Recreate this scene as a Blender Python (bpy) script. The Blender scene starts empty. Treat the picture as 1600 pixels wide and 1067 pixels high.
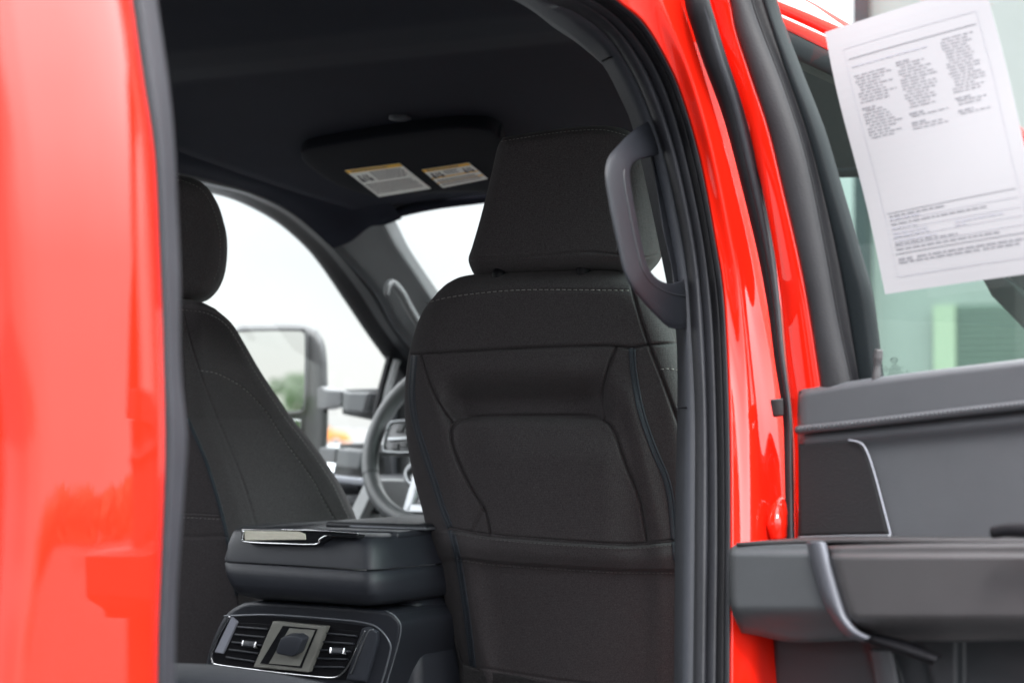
import bpy, bmesh, math, random
import numpy as np
from mathutils import Vector, Matrix
random.seed(7); np.random.seed(7)
sc = bpy.context.scene
R = math.radians
# ------------------------------------------------------------------ camera
FPX = 3111.0; YAW = 32.0; PITCH = math.degrees(math.atan(126.5/FPX)); CAM = np.array([0.0, 0.0, 1.55])
cd = bpy.data.cameras.new('camera'); cam = bpy.data.objects.new('camera', cd); sc.collection.objects.link(cam)
cam.location = CAM; cam.rotation_euler = (R(90+PITCH), 0, R(YAW))
cd.sensor_width = 36; cd.lens = 70; cd.clip_start = 0.05; cd.clip_end = 3000
cd.dof.use_dof = True; cd.dof.focus_distance = 2.9; cd.dof.aperture_fstop = 4.8
sc.camera = cam
# ------------------------------------------------------------------ sky, sun, exposure
w = bpy.data.worlds.new("World"); sc.world = w; w.use_nodes = True
nt = w.node_tree; N = nt.nodes; L = nt.links; N.clear()
out = N.new('ShaderNodeOutputWorld'); bg = N.new('ShaderNodeBackground'); bg.inputs['Strength'].default_value = 0.12
sky = N.new('ShaderNodeTexSky'); sky.sky_type = 'NISHITA'; sky.sun_disc = False
sky.sun_elevation = R(52); sky.sun_rotation = R(150)
tc = N.new('ShaderNodeTexCoord'); sep = N.new('ShaderNodeSeparateXYZ')
ramp = N.new('ShaderNodeValToRGB')          # overcast: brighter towards the zenith
ramp.color_ramp.elements[0].position = 0.08; ramp.color_ramp.elements[0].color = (.375, .38, .385, 1)
_e = ramp.color_ramp.elements.new(0.13); _e.color = (.42, .425, .43, 1); _e = ramp.color_ramp.elements.new(0.36); _e.color = (1.75, 1.8, 1.85, 1)
ramp.color_ramp.elements[-1].position = 0.9; ramp.color_ramp.elements[-1].color = (3.0, 3.06, 3.12, 1)
cl = N.new('ShaderNodeTexNoise'); cl.inputs['Scale'].default_value = 2.2; cl.inputs['Detail'].default_value = 6
clr = N.new('ShaderNodeMapRange'); clr.inputs[1].default_value = .3; clr.inputs[2].default_value = .7
clr.inputs[3].default_value = .72; clr.inputs[4].default_value = 1.3
sc2 = N.new('ShaderNodeVectorMath'); sc2.operation = 'SCALE'; sc2.inputs['Scale'].default_value = 8.6
mul = N.new('ShaderNodeVectorMath'); mul.operation = 'SCALE'
mix = N.new('ShaderNodeMix'); mix.data_type = 'RGBA'; mix.inputs[0].default_value = .88
L.new(tc.outputs['Generated'], sep.inputs[0]); L.new(sep.outputs['Z'], ramp.inputs[0])
L.new(tc.outputs['Generated'], cl.inputs['Vector']); L.new(cl.outputs['Fac'], clr.inputs[0])
L.new(ramp.outputs[0], sc2.inputs[0]); L.new(sc2.outputs[0], mul.inputs[0]); L.new(clr.outputs[0], mul.inputs['Scale'])
dt = N.new('ShaderNodeVectorMath'); dt.operation = 'DOT_PRODUCT'; dt.inputs[1].default_value = (math.sin(R(62)), math.cos(R(62)), 0)   # thinner cloud on the right: brighter there
dr_ = N.new('ShaderNodeMapRange'); dr_.interpolation_type = 'SMOOTHSTEP'; dr_.inputs[1].default_value = .15; dr_.inputs[2].default_value = .95; dr_.inputs[3].default_value = 1.0; dr_.inputs[4].default_value = 2.6
ml2 = N.new('ShaderNodeVectorMath'); ml2.operation = 'SCALE'
L.new(tc.outputs['Generated'], dt.inputs[0]); L.new(dt.outputs['Value'], dr_.inputs[0]); L.new(mul.outputs[0], ml2.inputs[0]); L.new(dr_.outputs[0], ml2.inputs['Scale'])
L.new(sky.outputs[0], mix.inputs[6]); L.new(ml2.outputs[0], mix.inputs[7])
L.new(mix.outputs[2], bg.inputs['Color']); L.new(bg.outputs[0], out.inputs[0])
sd = bpy.data.lights.new('sun', 'SUN'); sd.energy = 1.5; sd.angle = R(12); sd.color = (1, .96, .9)
sun = bpy.data.objects.new('sun', sd); sc.collection.objects.link(sun)
az, el = R(150), R(52)                      # sun high, behind and to the right of the camera
sdir = Vector((math.sin(az)*math.cos(el), math.cos(az)*math.cos(el), math.sin(el)))
sun.rotation_euler = sdir.to_track_quat('Z', 'Y').to_euler()
sc.view_settings.view_transform = 'Standard'; sc.view_settings.look = 'None'
sc.view_settings.exposure = 1.4; sc.view_settings.gamma = 1; sc.view_settings.use_curve_mapping = False
sc.render.engine = 'CYCLES'
try:
    sc.cycles.max_bounces = 10; sc.cycles.transparent_max_bounces = 16
except Exception: pass
# ------------------------------------------------------------------ materials
def mat(name, col, rough=.6, metal=0, bump=0, bscale=400, vary=0, vscale=6, coat=0, coat_rough=.03, sheen=0, spec=.5, stretch=None):
    m = bpy.data.materials.new(name); m.use_nodes = True; t = m.node_tree; n = t.nodes; l = t.links
    b = n['Principled BSDF']; b.inputs['Base Color'].default_value = (*col, 1)
    b.inputs['Roughness'].default_value = rough; b.inputs['Metallic'].default_value = metal
    b.inputs['Specular IOR Level'].default_value = spec
    b.inputs['Coat Weight'].default_value = coat; b.inputs['Coat Roughness'].default_value = coat_rough
    b.inputs['Sheen Weight'].default_value = sheen
    c = n.new('ShaderNodeTexCoord'); src = c.outputs['Object']
    if stretch:
        mp = n.new('ShaderNodeMapping'); mp.inputs['Scale'].default_value = stretch; l.new(src, mp.inputs[0]); src = mp.outputs[0]
    if bump:
        x = n.new('ShaderNodeTexNoise'); x.inputs['Scale'].default_value = bscale; x.inputs['Detail'].default_value = 3
        l.new(src, x.inputs['Vector']); bn = n.new('ShaderNodeBump'); bn.inputs['Strength'].default_value = bump
        bn.inputs['Distance'].default_value = .002; l.new(x.outputs['Fac'], bn.inputs['Height']); l.new(bn.outputs[0], b.inputs['Normal'])
    if vary:
        x = n.new('ShaderNodeTexNoise'); x.inputs['Scale'].default_value = vscale; x.inputs['Detail'].default_value = 8
        x.inputs['Roughness'].default_value = .75
        l.new(src, x.inputs['Vector']); mr = n.new('ShaderNodeMapRange'); mr.inputs[1].default_value = .3; mr.inputs[2].default_value = .7
        mr.inputs[3].default_value = 1-vary; mr.inputs[4].default_value = 1+vary; l.new(x.outputs['Fac'], mr.inputs[0])
        vm = n.new('ShaderNodeVectorMath'); vm.operation = 'SCALE'; vm.inputs[0].default_value = col
        l.new(mr.outputs[0], vm.inputs['Scale']); l.new(vm.outputs[0], b.inputs['Base Color'])
        mr2 = n.new('ShaderNodeMapRange'); mr2.inputs[3].default_value = max(rough-.06, .02); mr2.inputs[4].default_value = min(rough+.06, 1)
        l.new(x.outputs['Fac'], mr2.inputs[0]); l.new(mr2.outputs[0], b.inputs['Roughness'])
    return m
def fabric(name, col, k=1.0):                # knitted cloth: fine crossing threads, faint heather
    m = mat(name, col, .92, sheen=.05, spec=.16); t = m.node_tree; n = t.nodes; l = t.links; b = n['Principled BSDF']
    b.inputs['Sheen Roughness'].default_value = .5
    c = n.new('ShaderNodeTexCoord')
    hs = []
    for ax, s in (('X', 780), ('Z', 780)):
        wv = n.new('ShaderNodeTexWave'); wv.bands_direction = ax; wv.inputs['Scale'].default_value = s/6.283
        wv.inputs['Distortion'].default_value = 1.5; l.new(c.outputs['Object'], wv.inputs['Vector']); hs.append(wv)
    x = n.new('ShaderNodeTexNoise'); x.inputs['Scale'].default_value = 640; x.inputs['Detail'].default_value = 4; l.new(c.outputs['Object'], x.inputs['Vector'])
    a = n.new('ShaderNodeMath'); a.operation = 'ADD'; l.new(hs[0].outputs['Fac'], a.inputs[0]); l.new(hs[1].outputs['Fac'], a.inputs[1])
    a2 = n.new('ShaderNodeMath'); a2.operation = 'MULTIPLY_ADD'; a2.inputs[1].default_value = .4; l.new(a.outputs[0], a2.inputs[0]); l.new(x.outputs['Fac'], a2.inputs[2])
    bn = n.new('ShaderNodeBump'); bn.inputs['Strength'].default_value = .2*k; bn.inputs['Distance'].default_value = .0012
    l.new(a2.outputs[0], bn.inputs['Height'])
    x2 = n.new('ShaderNodeTexNoise'); x2.inputs['Scale'].default_value = 14; x2.inputs['Detail'].default_value = 2; l.new(c.outputs['Object'], x2.inputs['Vector'])
    bn2 = n.new('ShaderNodeBump'); bn2.inputs['Strength'].default_value = .35; bn2.inputs['Distance'].default_value = .006
    l.new(x2.outputs['Fac'], bn2.inputs['Height']); l.new(bn.outputs[0], bn2.inputs['Normal']); l.new(bn2.outputs[0], b.inputs['Normal'])
    mr = n.new('ShaderNodeMapRange'); mr.inputs[1].default_value = .3; mr.inputs[2].default_value = .7; mr.inputs[3].default_value = .62; mr.inputs[4].default_value = 1.4
    l.new(x.outputs['Fac'], mr.inputs[0])
    vm = n.new('ShaderNodeVectorMath'); vm.operation = 'SCALE'; vm.inputs[0].default_value = col
    l.new(mr.outputs[0], vm.inputs['Scale']); l.new(vm.outputs[0], b.inputs['Base Color'])
    return m
def glass(name, tint, gloss=1.0):
    m = bpy.data.materials.new(name); m.use_nodes = True; t = m.node_tree; n = t.nodes; l = t.links; n.clear()
    o = n.new('ShaderNodeOutputMaterial'); tr = n.new('ShaderNodeBsdfTransparent'); tr.inputs[0].default_value = (*tint, 1)
    gl = n.new('ShaderNodeBsdfGlossy'); gl.inputs['Roughness'].default_value = .01; gl.inputs[0].default_value = (.9, .95, .93, 1)
    f = n.new('ShaderNodeFresnel'); ge = n.new('ShaderNodeNewGeometry'); io = n.new('ShaderNodeMapRange'); io.inputs[3].default_value = 1.45; io.inputs[4].default_value = 1/1.45
    l.new(ge.outputs['Backfacing'], io.inputs[0]); l.new(io.outputs[0], f.inputs[0]); mx = n.new('ShaderNodeMixShader')
    fm = n.new('ShaderNodeMath'); fm.operation = 'MULTIPLY'; fm.inputs[1].default_value = gloss; l.new(f.outputs[0], fm.inputs[0]); l.new(fm.outputs[0], mx.inputs[0]); l.new(tr.outputs[0], mx.inputs[1]); l.new(gl.outputs[0], mx.inputs[2]); l.new(mx.outputs[0], o.inputs[0])
    return m
M = dict(
 red=mat('red_paint', (.66, .013, .005), .35, coat=1.0, spec=.0, bump=.02, bscale=60, coat_rough=.012),
 chan=mat('channel_rubber', (.020, .020, .023), .55, spec=.3, bump=.2, vary=.15, vscale=15), grip=mat('grip_plastic', (.012, .0135, .018), .5, spec=.35, bump=.25, bscale=900), spkr=mat('speaker_cloth', (.012, .012, .014), .7, spec=.3, bump=.5, bscale=700), cheek=mat('cheek_silver', (.30, .31, .36), .4), visor=mat('visor_cloth', (.0055, .0065, .010), .95, spec=.1, bump=.4, bscale=500), edge=mat('edge_seal', (.008, .011, .013), .6, spec=.15, bump=.2), blade=mat('blade_grey', (.11, .115, .135), .45, .2, bump=.2, bscale=800), doorlow=mat('door_lower_trim', (.030, .033, .038), .5, bump=.3, bscale=900), cap=mat('armrest_cap_trim', (.058, .062, .068), .5, bump=.3, bscale=900, vary=.06, vscale=8),
 seal=mat('seal_rubber', (.020, .021, .026), .5, spec=.35, bump=.25, bscale=500, vary=.15, vscale=20),
 rubber=mat('black_rubber', (.008, .008, .010), .5, spec=.2, bump=.2, bscale=400, vary=.2, vscale=30),
 trim=mat('grey_trim', (.034, .038, .048), .55, spec=.35, bump=.35, bscale=900, vary=.06, vscale=12),
 door=mat('door_trim', (.063, .066, .074), .5, bump=.3, bscale=900, vary=.06, vscale=8),
 arm=mat('armrest_plastic', (.047, .045, .048), .42, bump=.3, bscale=900, vary=.08, vscale=8),
 dark=mat('dark_plastic', (.016, .018, .022), .5, bump=.3, bscale=900, vary=.1, vscale=12),
 cons=mat('console_plastic', (.024, .0265, .034), .38, bump=.35, bscale=1000, vary=.06, vscale=12),
 apil=mat('pillar_plastic', (.115, .122, .125), .5, bump=.3, bscale=800, vary=.08, vscale=10),
 head=mat('headliner', (.0150, .0170, .0255), .95, spec=.1, bump=.5, bscale=700, vary=.12, vscale=9),
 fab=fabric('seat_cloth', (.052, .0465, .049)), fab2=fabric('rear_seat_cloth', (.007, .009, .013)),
 sidefab=fabric('side_cloth', (.022, .022, .024)),
 carpet=mat('carpet', (.018, .017, .018), 1, bump=1, bscale=260, vary=.4, vscale=150),
 zip=mat('zip_tape', (.022, .027, .036), .7, bump=.3, bscale=900), teeth=mat('zip_teeth', (.045, .055, .068), .4),
 thread3=mat('fine_thread', (.085, .08, .078), .8), thread=mat('thread', (.21, .20, .19), .8), dthread=mat('door_thread', (.30, .31, .33), .7), thread2=mat('dark_thread', (.012, .012, .013), .8),
 chrome=mat('chrome', (.75, .76, .78), .12, 1), satin=mat('satin_silver', (.27, .28, .29), .35, .8, bump=.1, bscale=700),
 satin2=mat('silver_grey', (.17, .18, .20), .4, .4, bump=.1), pale=mat('pale_inlay', (.62, .60, .50), .5, vary=.12, vscale=60, stretch=(1, 1, 6)),
 gloss=mat('gloss_black', (.01, .011, .013), .08, coat=.5), olive=mat('plate_plastic', (.21, .21, .19), .5, bump=.2, bscale=800, vary=.06, vscale=14),
 paper=mat('paper', (.30, .298, .315), .8, vary=.02, vscale=5, bump=.05, bscale=30), ink=mat('ink', (.18, .18, .20), .8), ink2=mat('pale_ink', (.28, .28, .32), .8),
 label=mat('label', (.80, .82, .77), .6), yellow=mat('label_yellow', (.85, .50, .03), .6), linkk=mat('label_ink', (.12, .12, .12), .8),
 glass=glass('window_glass', (.89, .93, .91)), clear=glass('front_glass', (.62, .79, .715), .35), clear2=glass('clear_glass', (.97, .985, .98)),
 mirror=mat('mirror_glass', (.9, .92, .92), .0, 1), tyre=mat('tyre', (.02, .02, .02), .8), wheel=mat('wheel_leather', (.085, .09, .093), .38, bump=.3, bscale=700),
 pod=mat('switch_grey', (.11, .115, .12), .4), etch=mat('etching', (.03, .05, .045), .7),
 mgrey=mat('mirror_grey', (.036, .038, .04), .5, bump=.2, bscale=500, vary=.1, vscale=12), asphalt=mat('asphalt', (.085, .085, .085), .9, bump=.6, bscale=60, vary=.25, vscale=3),
 wall=mat('wall_panel', (.205, .22, .216), .7, vary=.05, vscale=1.2), slat=mat('green_slats', (.085, .115, .10), .6, vary=.1, vscale=3), post=mat('pale_post', (.27, .31, .235), .6),
 soffit=mat('dark_window', (.02, .03, .035), .2), leaf=mat('leaf', (.10, .16, .075), .7, vary=.45, vscale=3), bark=mat('bark', (.10, .07, .05), .9, bump=.6, bscale=20),
 silver=mat('silver_paint', (.42, .45, .48), .3, coat=.6), white=mat('white_paint', (.75, .76, .76), .3, coat=.6), orange=mat('orange_paint', (.5, .17, .03), .3, coat=.6), carred=mat('dull_red_paint', (.4, .03, .02), .3, coat=.6), carglass=mat('car_glass', (.02, .025, .03), .05),
)
# ------------------------------------------------------------------ helpers
cy, sy = math.cos(R(YAW)), math.sin(R(YAW)); cp, sp = math.cos(R(PITCH)), math.sin(R(PITCH))
def rays(Q):                                  # direction per pixel of the 1600 x 1067 photograph, unit depth
    Q = np.atleast_2d(np.asarray(Q, float)); X = (Q[:, 0]-800)/FPX; Y = -(Q[:, 1]-533.5)/FPX
    f = cp - Y*sp; u = sp + Y*cp
    return np.stack([X*cy - f*sy, X*sy + f*cy, u], 1)
class Pl:                                     # a plane n.p = c in the truck's own frame: x right, y forward, z up
    def __init__(s, n, p): s.n = np.array(n, float); s.c = float(np.dot(s.n, p))
    def t(s, Q): d = rays(Q); return (s.c - s.n@CAM)/(d@s.n)
    def at(s, Q, off=0): return CAM + rays(Q)*(s.t(Q)-off)[:, None]
def PX(x, lean=0, z0=1.3): return Pl((1, 0, lean), (x, 0, z0))       # x = x0 - lean (z - z0)
def PY(y, lean=0, z0=1.55): return Pl((0, 1, lean), (0, y, z0))      # y = y0 - lean (z - z0)
def PZ(z): return Pl((0, 0, 1), (0, 0, z))
def res(P, n, smooth=True):                   # Catmull-Rom through the points, n samples by arc length
    P = np.asarray(P, float)
    if len(P) > 2 and smooth:
        E = np.vstack([2*P[0]-P[1], P, 2*P[-1]-P[-2]]); o = []
        for i in range(len(P)-1):
            a, b, c, d = E[i:i+4]; t = np.linspace(0, 1, 12, endpoint=False)[:, None]
            o.append(.5*((2*b)+(-a+c)*t+(2*a-5*b+4*c-d)*t*t+(-a+3*b-3*c+d)*t**3))
        P = np.vstack(o+[P[-1:]])
    s = np.r_[0, np.cumsum(np.linalg.norm(np.diff(P, axis=0), axis=1))]; q = np.linspace(0, s[-1], n)
    return np.stack([np.interp(q, s, P[:, k]) for k in range(P.shape[1])], 1)
def pdist(Q, P):
    P = np.asarray(P, float); best = np.full(len(Q), 1e9)
    for a, b in zip(P[:-1], P[1:]):
        ab = b-a; l2 = ab@ab
        if l2 < 1e-9: continue
        t = np.clip(((Q-a)@ab)/l2, 0, 1); best = np.minimum(best, np.linalg.norm(Q-a-t[:, None]*ab, axis=1))
    return best
TRUCK = np.array([-1.95, 2.4, 0.0])
def mesh(name, V, F, m, parent=None, smooth=True, org=None, recalc=True, bev=0, solid=0):
    org = np.zeros(3) if org is None else np.asarray(org, float)
    me = bpy.data.meshes.new(name); me.from_pydata([tuple(v) for v in (np.asarray(V, float)-org)], [], [tuple(int(i) for i in f) for f in F])
    me.update()
    if recalc:
        b = bmesh.new(); b.from_mesh(me); bmesh.ops.recalc_face_normals(b, faces=b.faces); b.to_mesh(me); b.free()
    o = bpy.data.objects.new(name, me); sc.collection.objects.link(o)
    me.materials.append(M[m] if isinstance(m, str) else m)
    for p in me.polygons: p.use_smooth = smooth
    if parent is not None: o.parent = parent
    if solid:
        k = o.modifiers.new('solid', 'SOLIDIFY'); k.thickness = solid; k.offset = 0
    if bev:
        k = o.modifiers.new('bevel', 'BEVEL'); k.width = bev; k.segments = 3; k.limit_method = 'ANGLE'; k.angle_limit = R(35)
    return o
def T(name, V, F, m, parent, **k): return mesh(name, V, F, m, parent, org=TRUCK, **k)   # a part of the truck
def empty(name, loc, label=None, cat=None, group=None, rz=0):
    o = bpy.data.objects.new(name, None); sc.collection.objects.link(o); o.location = loc; o.rotation_euler = (0, 0, rz); o.empty_display_size = .2
    tag(o, label, cat, group); return o
def tag(o, label=None, cat=None, group=None, kind=None):
    if label: o['label'] = label
    if cat: o['category'] = cat
    if group: o['group'] = group
    if kind: o['kind'] = kind
    return o
def gridF(nu, nv, o=0, closed=False):
    F = []
    for j in range(nv-1):
        for i in range(nu if closed else nu-1):
            k = (i+1) % nu; F.append((o+j*nu+i, o+j*nu+k, o+(j+1)*nu+k, o+(j+1)*nu+i))
    return F
class Surf:                                   # a shaped panel: four traced edges, its own plane, rounded rim, bulges and seam grooves
    def __init__(s, top, right, bottom, left, plane, nu=80, nv=80, Rp=0, D=0, h=None, grooves=(), smooth=True, rim=None):
        s.pl = plane; s.nu, s.nv = nu, nv
        t = res(top, nu, smooth); b = res(bottom, nu, smooth); l = res(left, nv, smooth); r = res(right, nv, smooth)
        u = np.linspace(0, 1, nu)[None, :, None]; v = np.linspace(0, 1, nv)[:, None, None]
        G = (1-v)*t[None]+v*b[None]+(1-u)*l[:, None]+u*r[:, None]-((1-u)*(1-v)*t[0]+u*(1-v)*t[-1]+(1-u)*v*b[0]+u*v*b[-1])
        s.Q = G.reshape(-1, 2); s.Rp, s.D, s.hf = Rp, D, h
        s.gr = [(res(p, 60), wd, dp) for p, wd, dp in grooves]
        s.rim = [dict(t=t, r=r, b=b, l=l)[k] for k in (rim or 'trbl')]
    def off(s, Q):
        o = np.zeros(len(Q))
        if s.Rp:
            d = np.full(len(Q), 1e9)
            for P in s.rim: d = np.minimum(d, pdist(Q, P[::2] if len(P) > 60 else P))
            k = np.clip(1-d/s.Rp, 0, 1); o -= s.D*(1-np.sqrt(1-k*k*.9999))
        if s.hf: o += s.hf(Q[:, 0], Q[:, 1])
        for P, wd, dp in s.gr: o -= dp*np.exp(-(pdist(Q, P)/wd)**2)
        return o
    def at(s, Q, lift=0):
        Q = np.atleast_2d(np.asarray(Q, float)); return s.pl.at(Q, s.off(Q)+lift)
    def build(s, name, m, parent, thick=0, dirn=(0, 1, 0), shrink=1.0, **kw):
        V = s.at(s.Q); F = gridF(s.nu, s.nv)
        if thick:
            nu, nv = s.nu, s.nv
            ring = list(range(nu))+[j*nu+nu-1 for j in range(1, nv)]+[(nv-1)*nu+i for i in range(nu-2, -1, -1)]+[j*nu for j in range(nv-2, 0, -1)]
            c = V[ring].mean(0); k = len(V); dv = np.array(dirn, float)*thick; back = V[ring]+dv
            mid = V[ring]+dv*.5
            back = c+dv+(V[ring]-c)*shrink
            V = np.vstack([V, mid, back, (c+dv)[None]]); n = len(ring)
            for i in range(n):
                j = (i+1) % n
                F.append((ring[i], ring[j], k+j, k+i)); F.append((k+i, k+j, k+n+j, k+n+i)); F.append((k+n+i, k+n+j, k+2*n))
        return T(name, V, F, m, parent, **kw)
def loft(name, lines, m, parent, n=60, sub=1, **kw):         # skin through 3-D polylines
    A = [res(l, n) for l in lines]
    if sub > 1: A = list(res(np.array(A).reshape(len(A), -1), (len(A)-1)*sub+1).reshape(-1, n, 3))
    return T(name, np.vstack(A), gridF(n, len(A)), m, parent, **kw)
def tubeVF(P, r, seg=10, flat=1.0, closed=False, up=None):
    P = np.asarray(P, float); n = len(P); r = np.broadcast_to(r, n) if np.ndim(r) else np.full(n, float(r))
    V = []; tv = np.gradient(P, axis=0)
    if closed: tv = (np.roll(P, -1, 0)-np.roll(P, 1, 0))
    u0 = np.array(up if up is not None else (.13, .97, .21), float)
    for i in range(n):
        t = tv[i]/max(np.linalg.norm(tv[i]), 1e-9); a = np.cross(t, u0); a /= max(np.linalg.norm(a), 1e-9); b = np.cross(a, t)
        for k in range(seg):
            q = 2*math.pi*k/seg; V.append(P[i]+a*math.cos(q)*r[i]+b*math.sin(q)*r[i]*flat)
    F = []
    for j in range(n if closed else n-1):
        j2 = (j+1) % n
        for k in range(seg): F.append((j*seg+k, j*seg+(k+1) % seg, j2*seg+(k+1) % seg, j2*seg+k))
    if not closed: F += [tuple(range(seg)), tuple((n-1)*seg+k for k in range(seg))]
    return np.array(V), F
def tube(name, P, r, m, parent, seg=12, n=None, **kw):
    fl = kw.pop('flat', 1.0); cl_ = kw.pop('closed', False); up = kw.pop('up', None)
    if n:
        if np.ndim(r): r = np.interp(np.linspace(0, 1, n), np.linspace(0, 1, len(r)), r)
        P = res(P, n)
    V, F = tubeVF(P, r, seg, fl, cl_, up); return T(name, V, F, m, parent, **kw)
class MB:
    def __init__(s): s.V = []; s.F = []
    def add(s, V, F): o = len(s.V); s.V += [tuple(v) for v in V]; s.F += [tuple(i+o for i in f) for f in F]; return s
    def box(s, c, d, rot=None):
        c = np.array(c, float); V = []
        for z in (-.5, .5):
            for y in (-.5, .5):
                for x in (-.5, .5):
                    v = np.array([x*d[0], y*d[1], z*d[2]])
                    if rot is not None: v = rot@v
                    V.append(c+v)
        return s.add(V, [(0, 2, 3, 1), (4, 5, 7, 6), (0, 1, 5, 4), (2, 6, 7, 3), (0, 4, 6, 2), (1, 3, 7, 5)])
    def prism(s, P, d):                        # polygon of 3-D points pushed by d
        P = np.asarray(P, float); n = len(P); V = np.vstack([P, P+np.asarray(d, float)])
        return s.add(V, [tuple(range(n)), tuple(range(2*n-1, n-1, -1))]+[(i, (i+1) % n, n+(i+1) % n, n+i) for i in range(n)])
    def bar(s, a, b, w_, h_, up):
        a = np.array(a, float); b = np.array(b, float); t = b-a; t /= np.linalg.norm(t); x = np.cross(t, up); x /= np.linalg.norm(x); z = np.cross(x, t)
        P = [a+x*w_/2+z*h_/2, a-x*w_/2+z*h_/2, a-x*w_/2-z*h_/2, a+x*w_/2-z*h_/2]; return s.prism(P, b-a)
def prism(name, pts, pl, d, m, parent, off=0, bev=.002, smooth=False, org=None):
    b = MB(); b.prism(pl.at(pts, off), d)
    return mesh(name, b.V, b.F, m, parent, smooth=smooth, org=TRUCK if org is None else org, bev=bev)
def stitches(name, surf, path, parent, m='thread', dash=5, gap=3.2, r=.0006, lift=.0015, dx=0):
    P = res(path, 600); s = np.r_[0, np.cumsum(np.linalg.norm(np.diff(P, axis=0), axis=1))]; b = MB(); q = 0
    while q+dash < s[-1]:
        A = np.array([[np.interp(q+k*dash, s, P[:, 0])+dx, np.interp(q+k*dash, s, P[:, 1])] for k in (0, .5, 1)])
        l = np.array([0, lift*.8, 0])+lift*.5; p = surf.pl.at(A, surf.off(A)+l) if isinstance(surf, Surf) else surf.at(A, l)
        V, F = tubeVF(p, r, 5); b.add(V, F); q += dash+gap
    return T(name, b.V, b.F, m, parent)
def zipper(surf, path, parent, hw=5.0):
    P = res(path, 160); t = np.gradient(P, axis=0); t /= np.linalg.norm(t, axis=1)[:, None]; nn = np.stack([-t[:, 1], t[:, 0]], 1)
    A = [surf.at(P+nn*o, l) for o, l in ((-hw-1.2, -.003), (-hw, .0012), (-1.8, .0016), (-1.4, .0006), (1.4, .0006), (1.8, .0016), (hw, .0012), (hw+1.2, -.003))]
    z = T('zipper', np.vstack(A), gridF(160, len(A)), 'zip', parent)
    b = MB(); n = 190; Q = res(P, n, False); Nn = res(np.hstack([P, nn]), n, False)[:, 2:]
    a = surf.at(Q-Nn*1.5, .0014); c = surf.at(Q+Nn*1.5, .0014)
    for i in range(n): b.bar(a[i], c[i], .0011, .0012, np.array([0, -1, .1]))
    T('zipper_teeth', b.V, b.F, 'teeth', z, smooth=False)
    return z
# planes of the cab
SP = PX(-1.0, .13, 1.3)
def SPo(dx): return PX(-1.0+dx, .13, 1.3)
# ================================================================== THE SETTING
g = MB(); g.box((0, 40, -.25), (700, 700, .5)); tag(mesh('ground', g.V, g.F, 'asphalt', smooth=False), kind='structure')
# ================================================================== THE TRUCK
truck = empty('pickup_truck', TRUCK, 'bright red crew cab pickup with its rear passenger door open, black cloth seats inside', 'pickup truck')
# ---- roof and headliner
yk = [.5, 1.0, 1.6, 1.95, 2.12, 2.34, 2.50, 2.69, 2.71, 2.74, 3.0, 3.25, 3.45, 3.66]
zk = [2.10, 2.13, 2.155, 2.165, 2.150, 2.126, 2.134, 2.158, 2.159, 2.155, 2.124, 2.092, 2.070, 2.052]
def ceil_z(x, y):
    c = 2.0*np.clip((np.abs(x+1.93)-.3)/1.0, 0, 1)**3*.16
    return np.interp(y - .06*((x+1.9)), yk, zk)-c
ny, nx = 260, 60
ys = np.linspace(.5, 3.66, ny); xs = np.linspace(-2.66, -1.16, nx); X, Y = np.meshgrid(xs, ys)
Z = ceil_z(X, Y)
Zs = Z.copy()
for _ in range(2): Zs[1:-1] = (Zs[:-2]+Zs[1:-1]*2+Zs[2:])/4
T('headliner', np.stack([X, Y, Zs], 2).reshape(-1, 3), gridF(nx, ny), 'head', truck, solid=.006)
V = np.stack([X*1.02-.0, Y, Z*0+2.192-.12*((X+1.93)/.9)**4], 2); V[:, :, 0] = -1.93+(X+1.93)*1.05
V[:, :, 2] -= .10*np.clip((Y-3.0)/.66, 0, 1)**2
T('roof', V.reshape(-1, 3), gridF(nx, ny), 'red', truck, solid=.01)
# dome plug in the headliner
pb = PZ(2.100).at([(625, 198)])[0]; pz = float(ceil_z(pb[0], pb[1])); q = np.linspace(0, 2*math.pi, 33)[:-1]
tube('ceiling_button', [(pb[0], pb[1], pz+.01), (pb[0], pb[1], pz-.006), (pb[0], pb[1], pz-.009)], [.021, .021, .015], 'trim', truck, seg=28, up=(0, 1, 0))
# ---- driver's side: window seal, rail, pillar trim
W0 = [(120, 300), (200, 294), (270, 292), (335, 303), (380, 318), (430, 345), (470, 378), (500, 412), (540, 470), (575, 522), (607, 566), (650, 625)]
W1 = [(120, 290), (200, 284), (270, 282), (335, 293), (385, 306), (440, 332), (483, 365), (518, 400), (560, 455), (597, 512), (632, 558), (680, 620)]
W2 = [(120, 276), (200, 270), (270, 270), (330, 282), (400, 303), (460, 335), (512, 381), (550, 419), (587, 460), (615, 512), (645, 548), (700, 610)]
E3 = [(120, 200), (200, 205), (270, 215), (330, 232), (400, 248), (465, 268), (524, 300), (575, 322), (598, 350), (617, 385), (644, 426), (672, 467), (720, 540)]
pl0, pl1, pl2, pl3 = PX(-2.85), PX(-2.80), PX(-2.76), PX(-2.62)
a0, a1, a2 = pl0.at(W0), pl1.at(W1), pl2.at(W2)
out0 = PX(-2.90).at([(x-1, y) for x, y in W0])
loft('window_seal', [out0, a0, a0*.5+a1*.5+np.array([.012, 0, 0]), a1], 'rubber', truck, n=90, sub=3)
loft('door_frame_rib', [a1, a1*.6+a2*.4+np.array([.014, 0, -.002]), a1*.35+a2*.65+np.array([.006, 0, .004]), a2], 'dark', truck, n=90, sub=4)
up2 = pl2.at(W2[:7]+[(522, 388)]); up3 = pl3.at(E3[:8]+[(600, 352)]); up2 = res(up2, 30); up3 = res(up3, 30)
c3 = up3.copy(); c3[:, 0] += .05; c3[:, 2] += .012
m1 = up2*.5+up3*.5+np.array([.03, -.0, .02])
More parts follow.
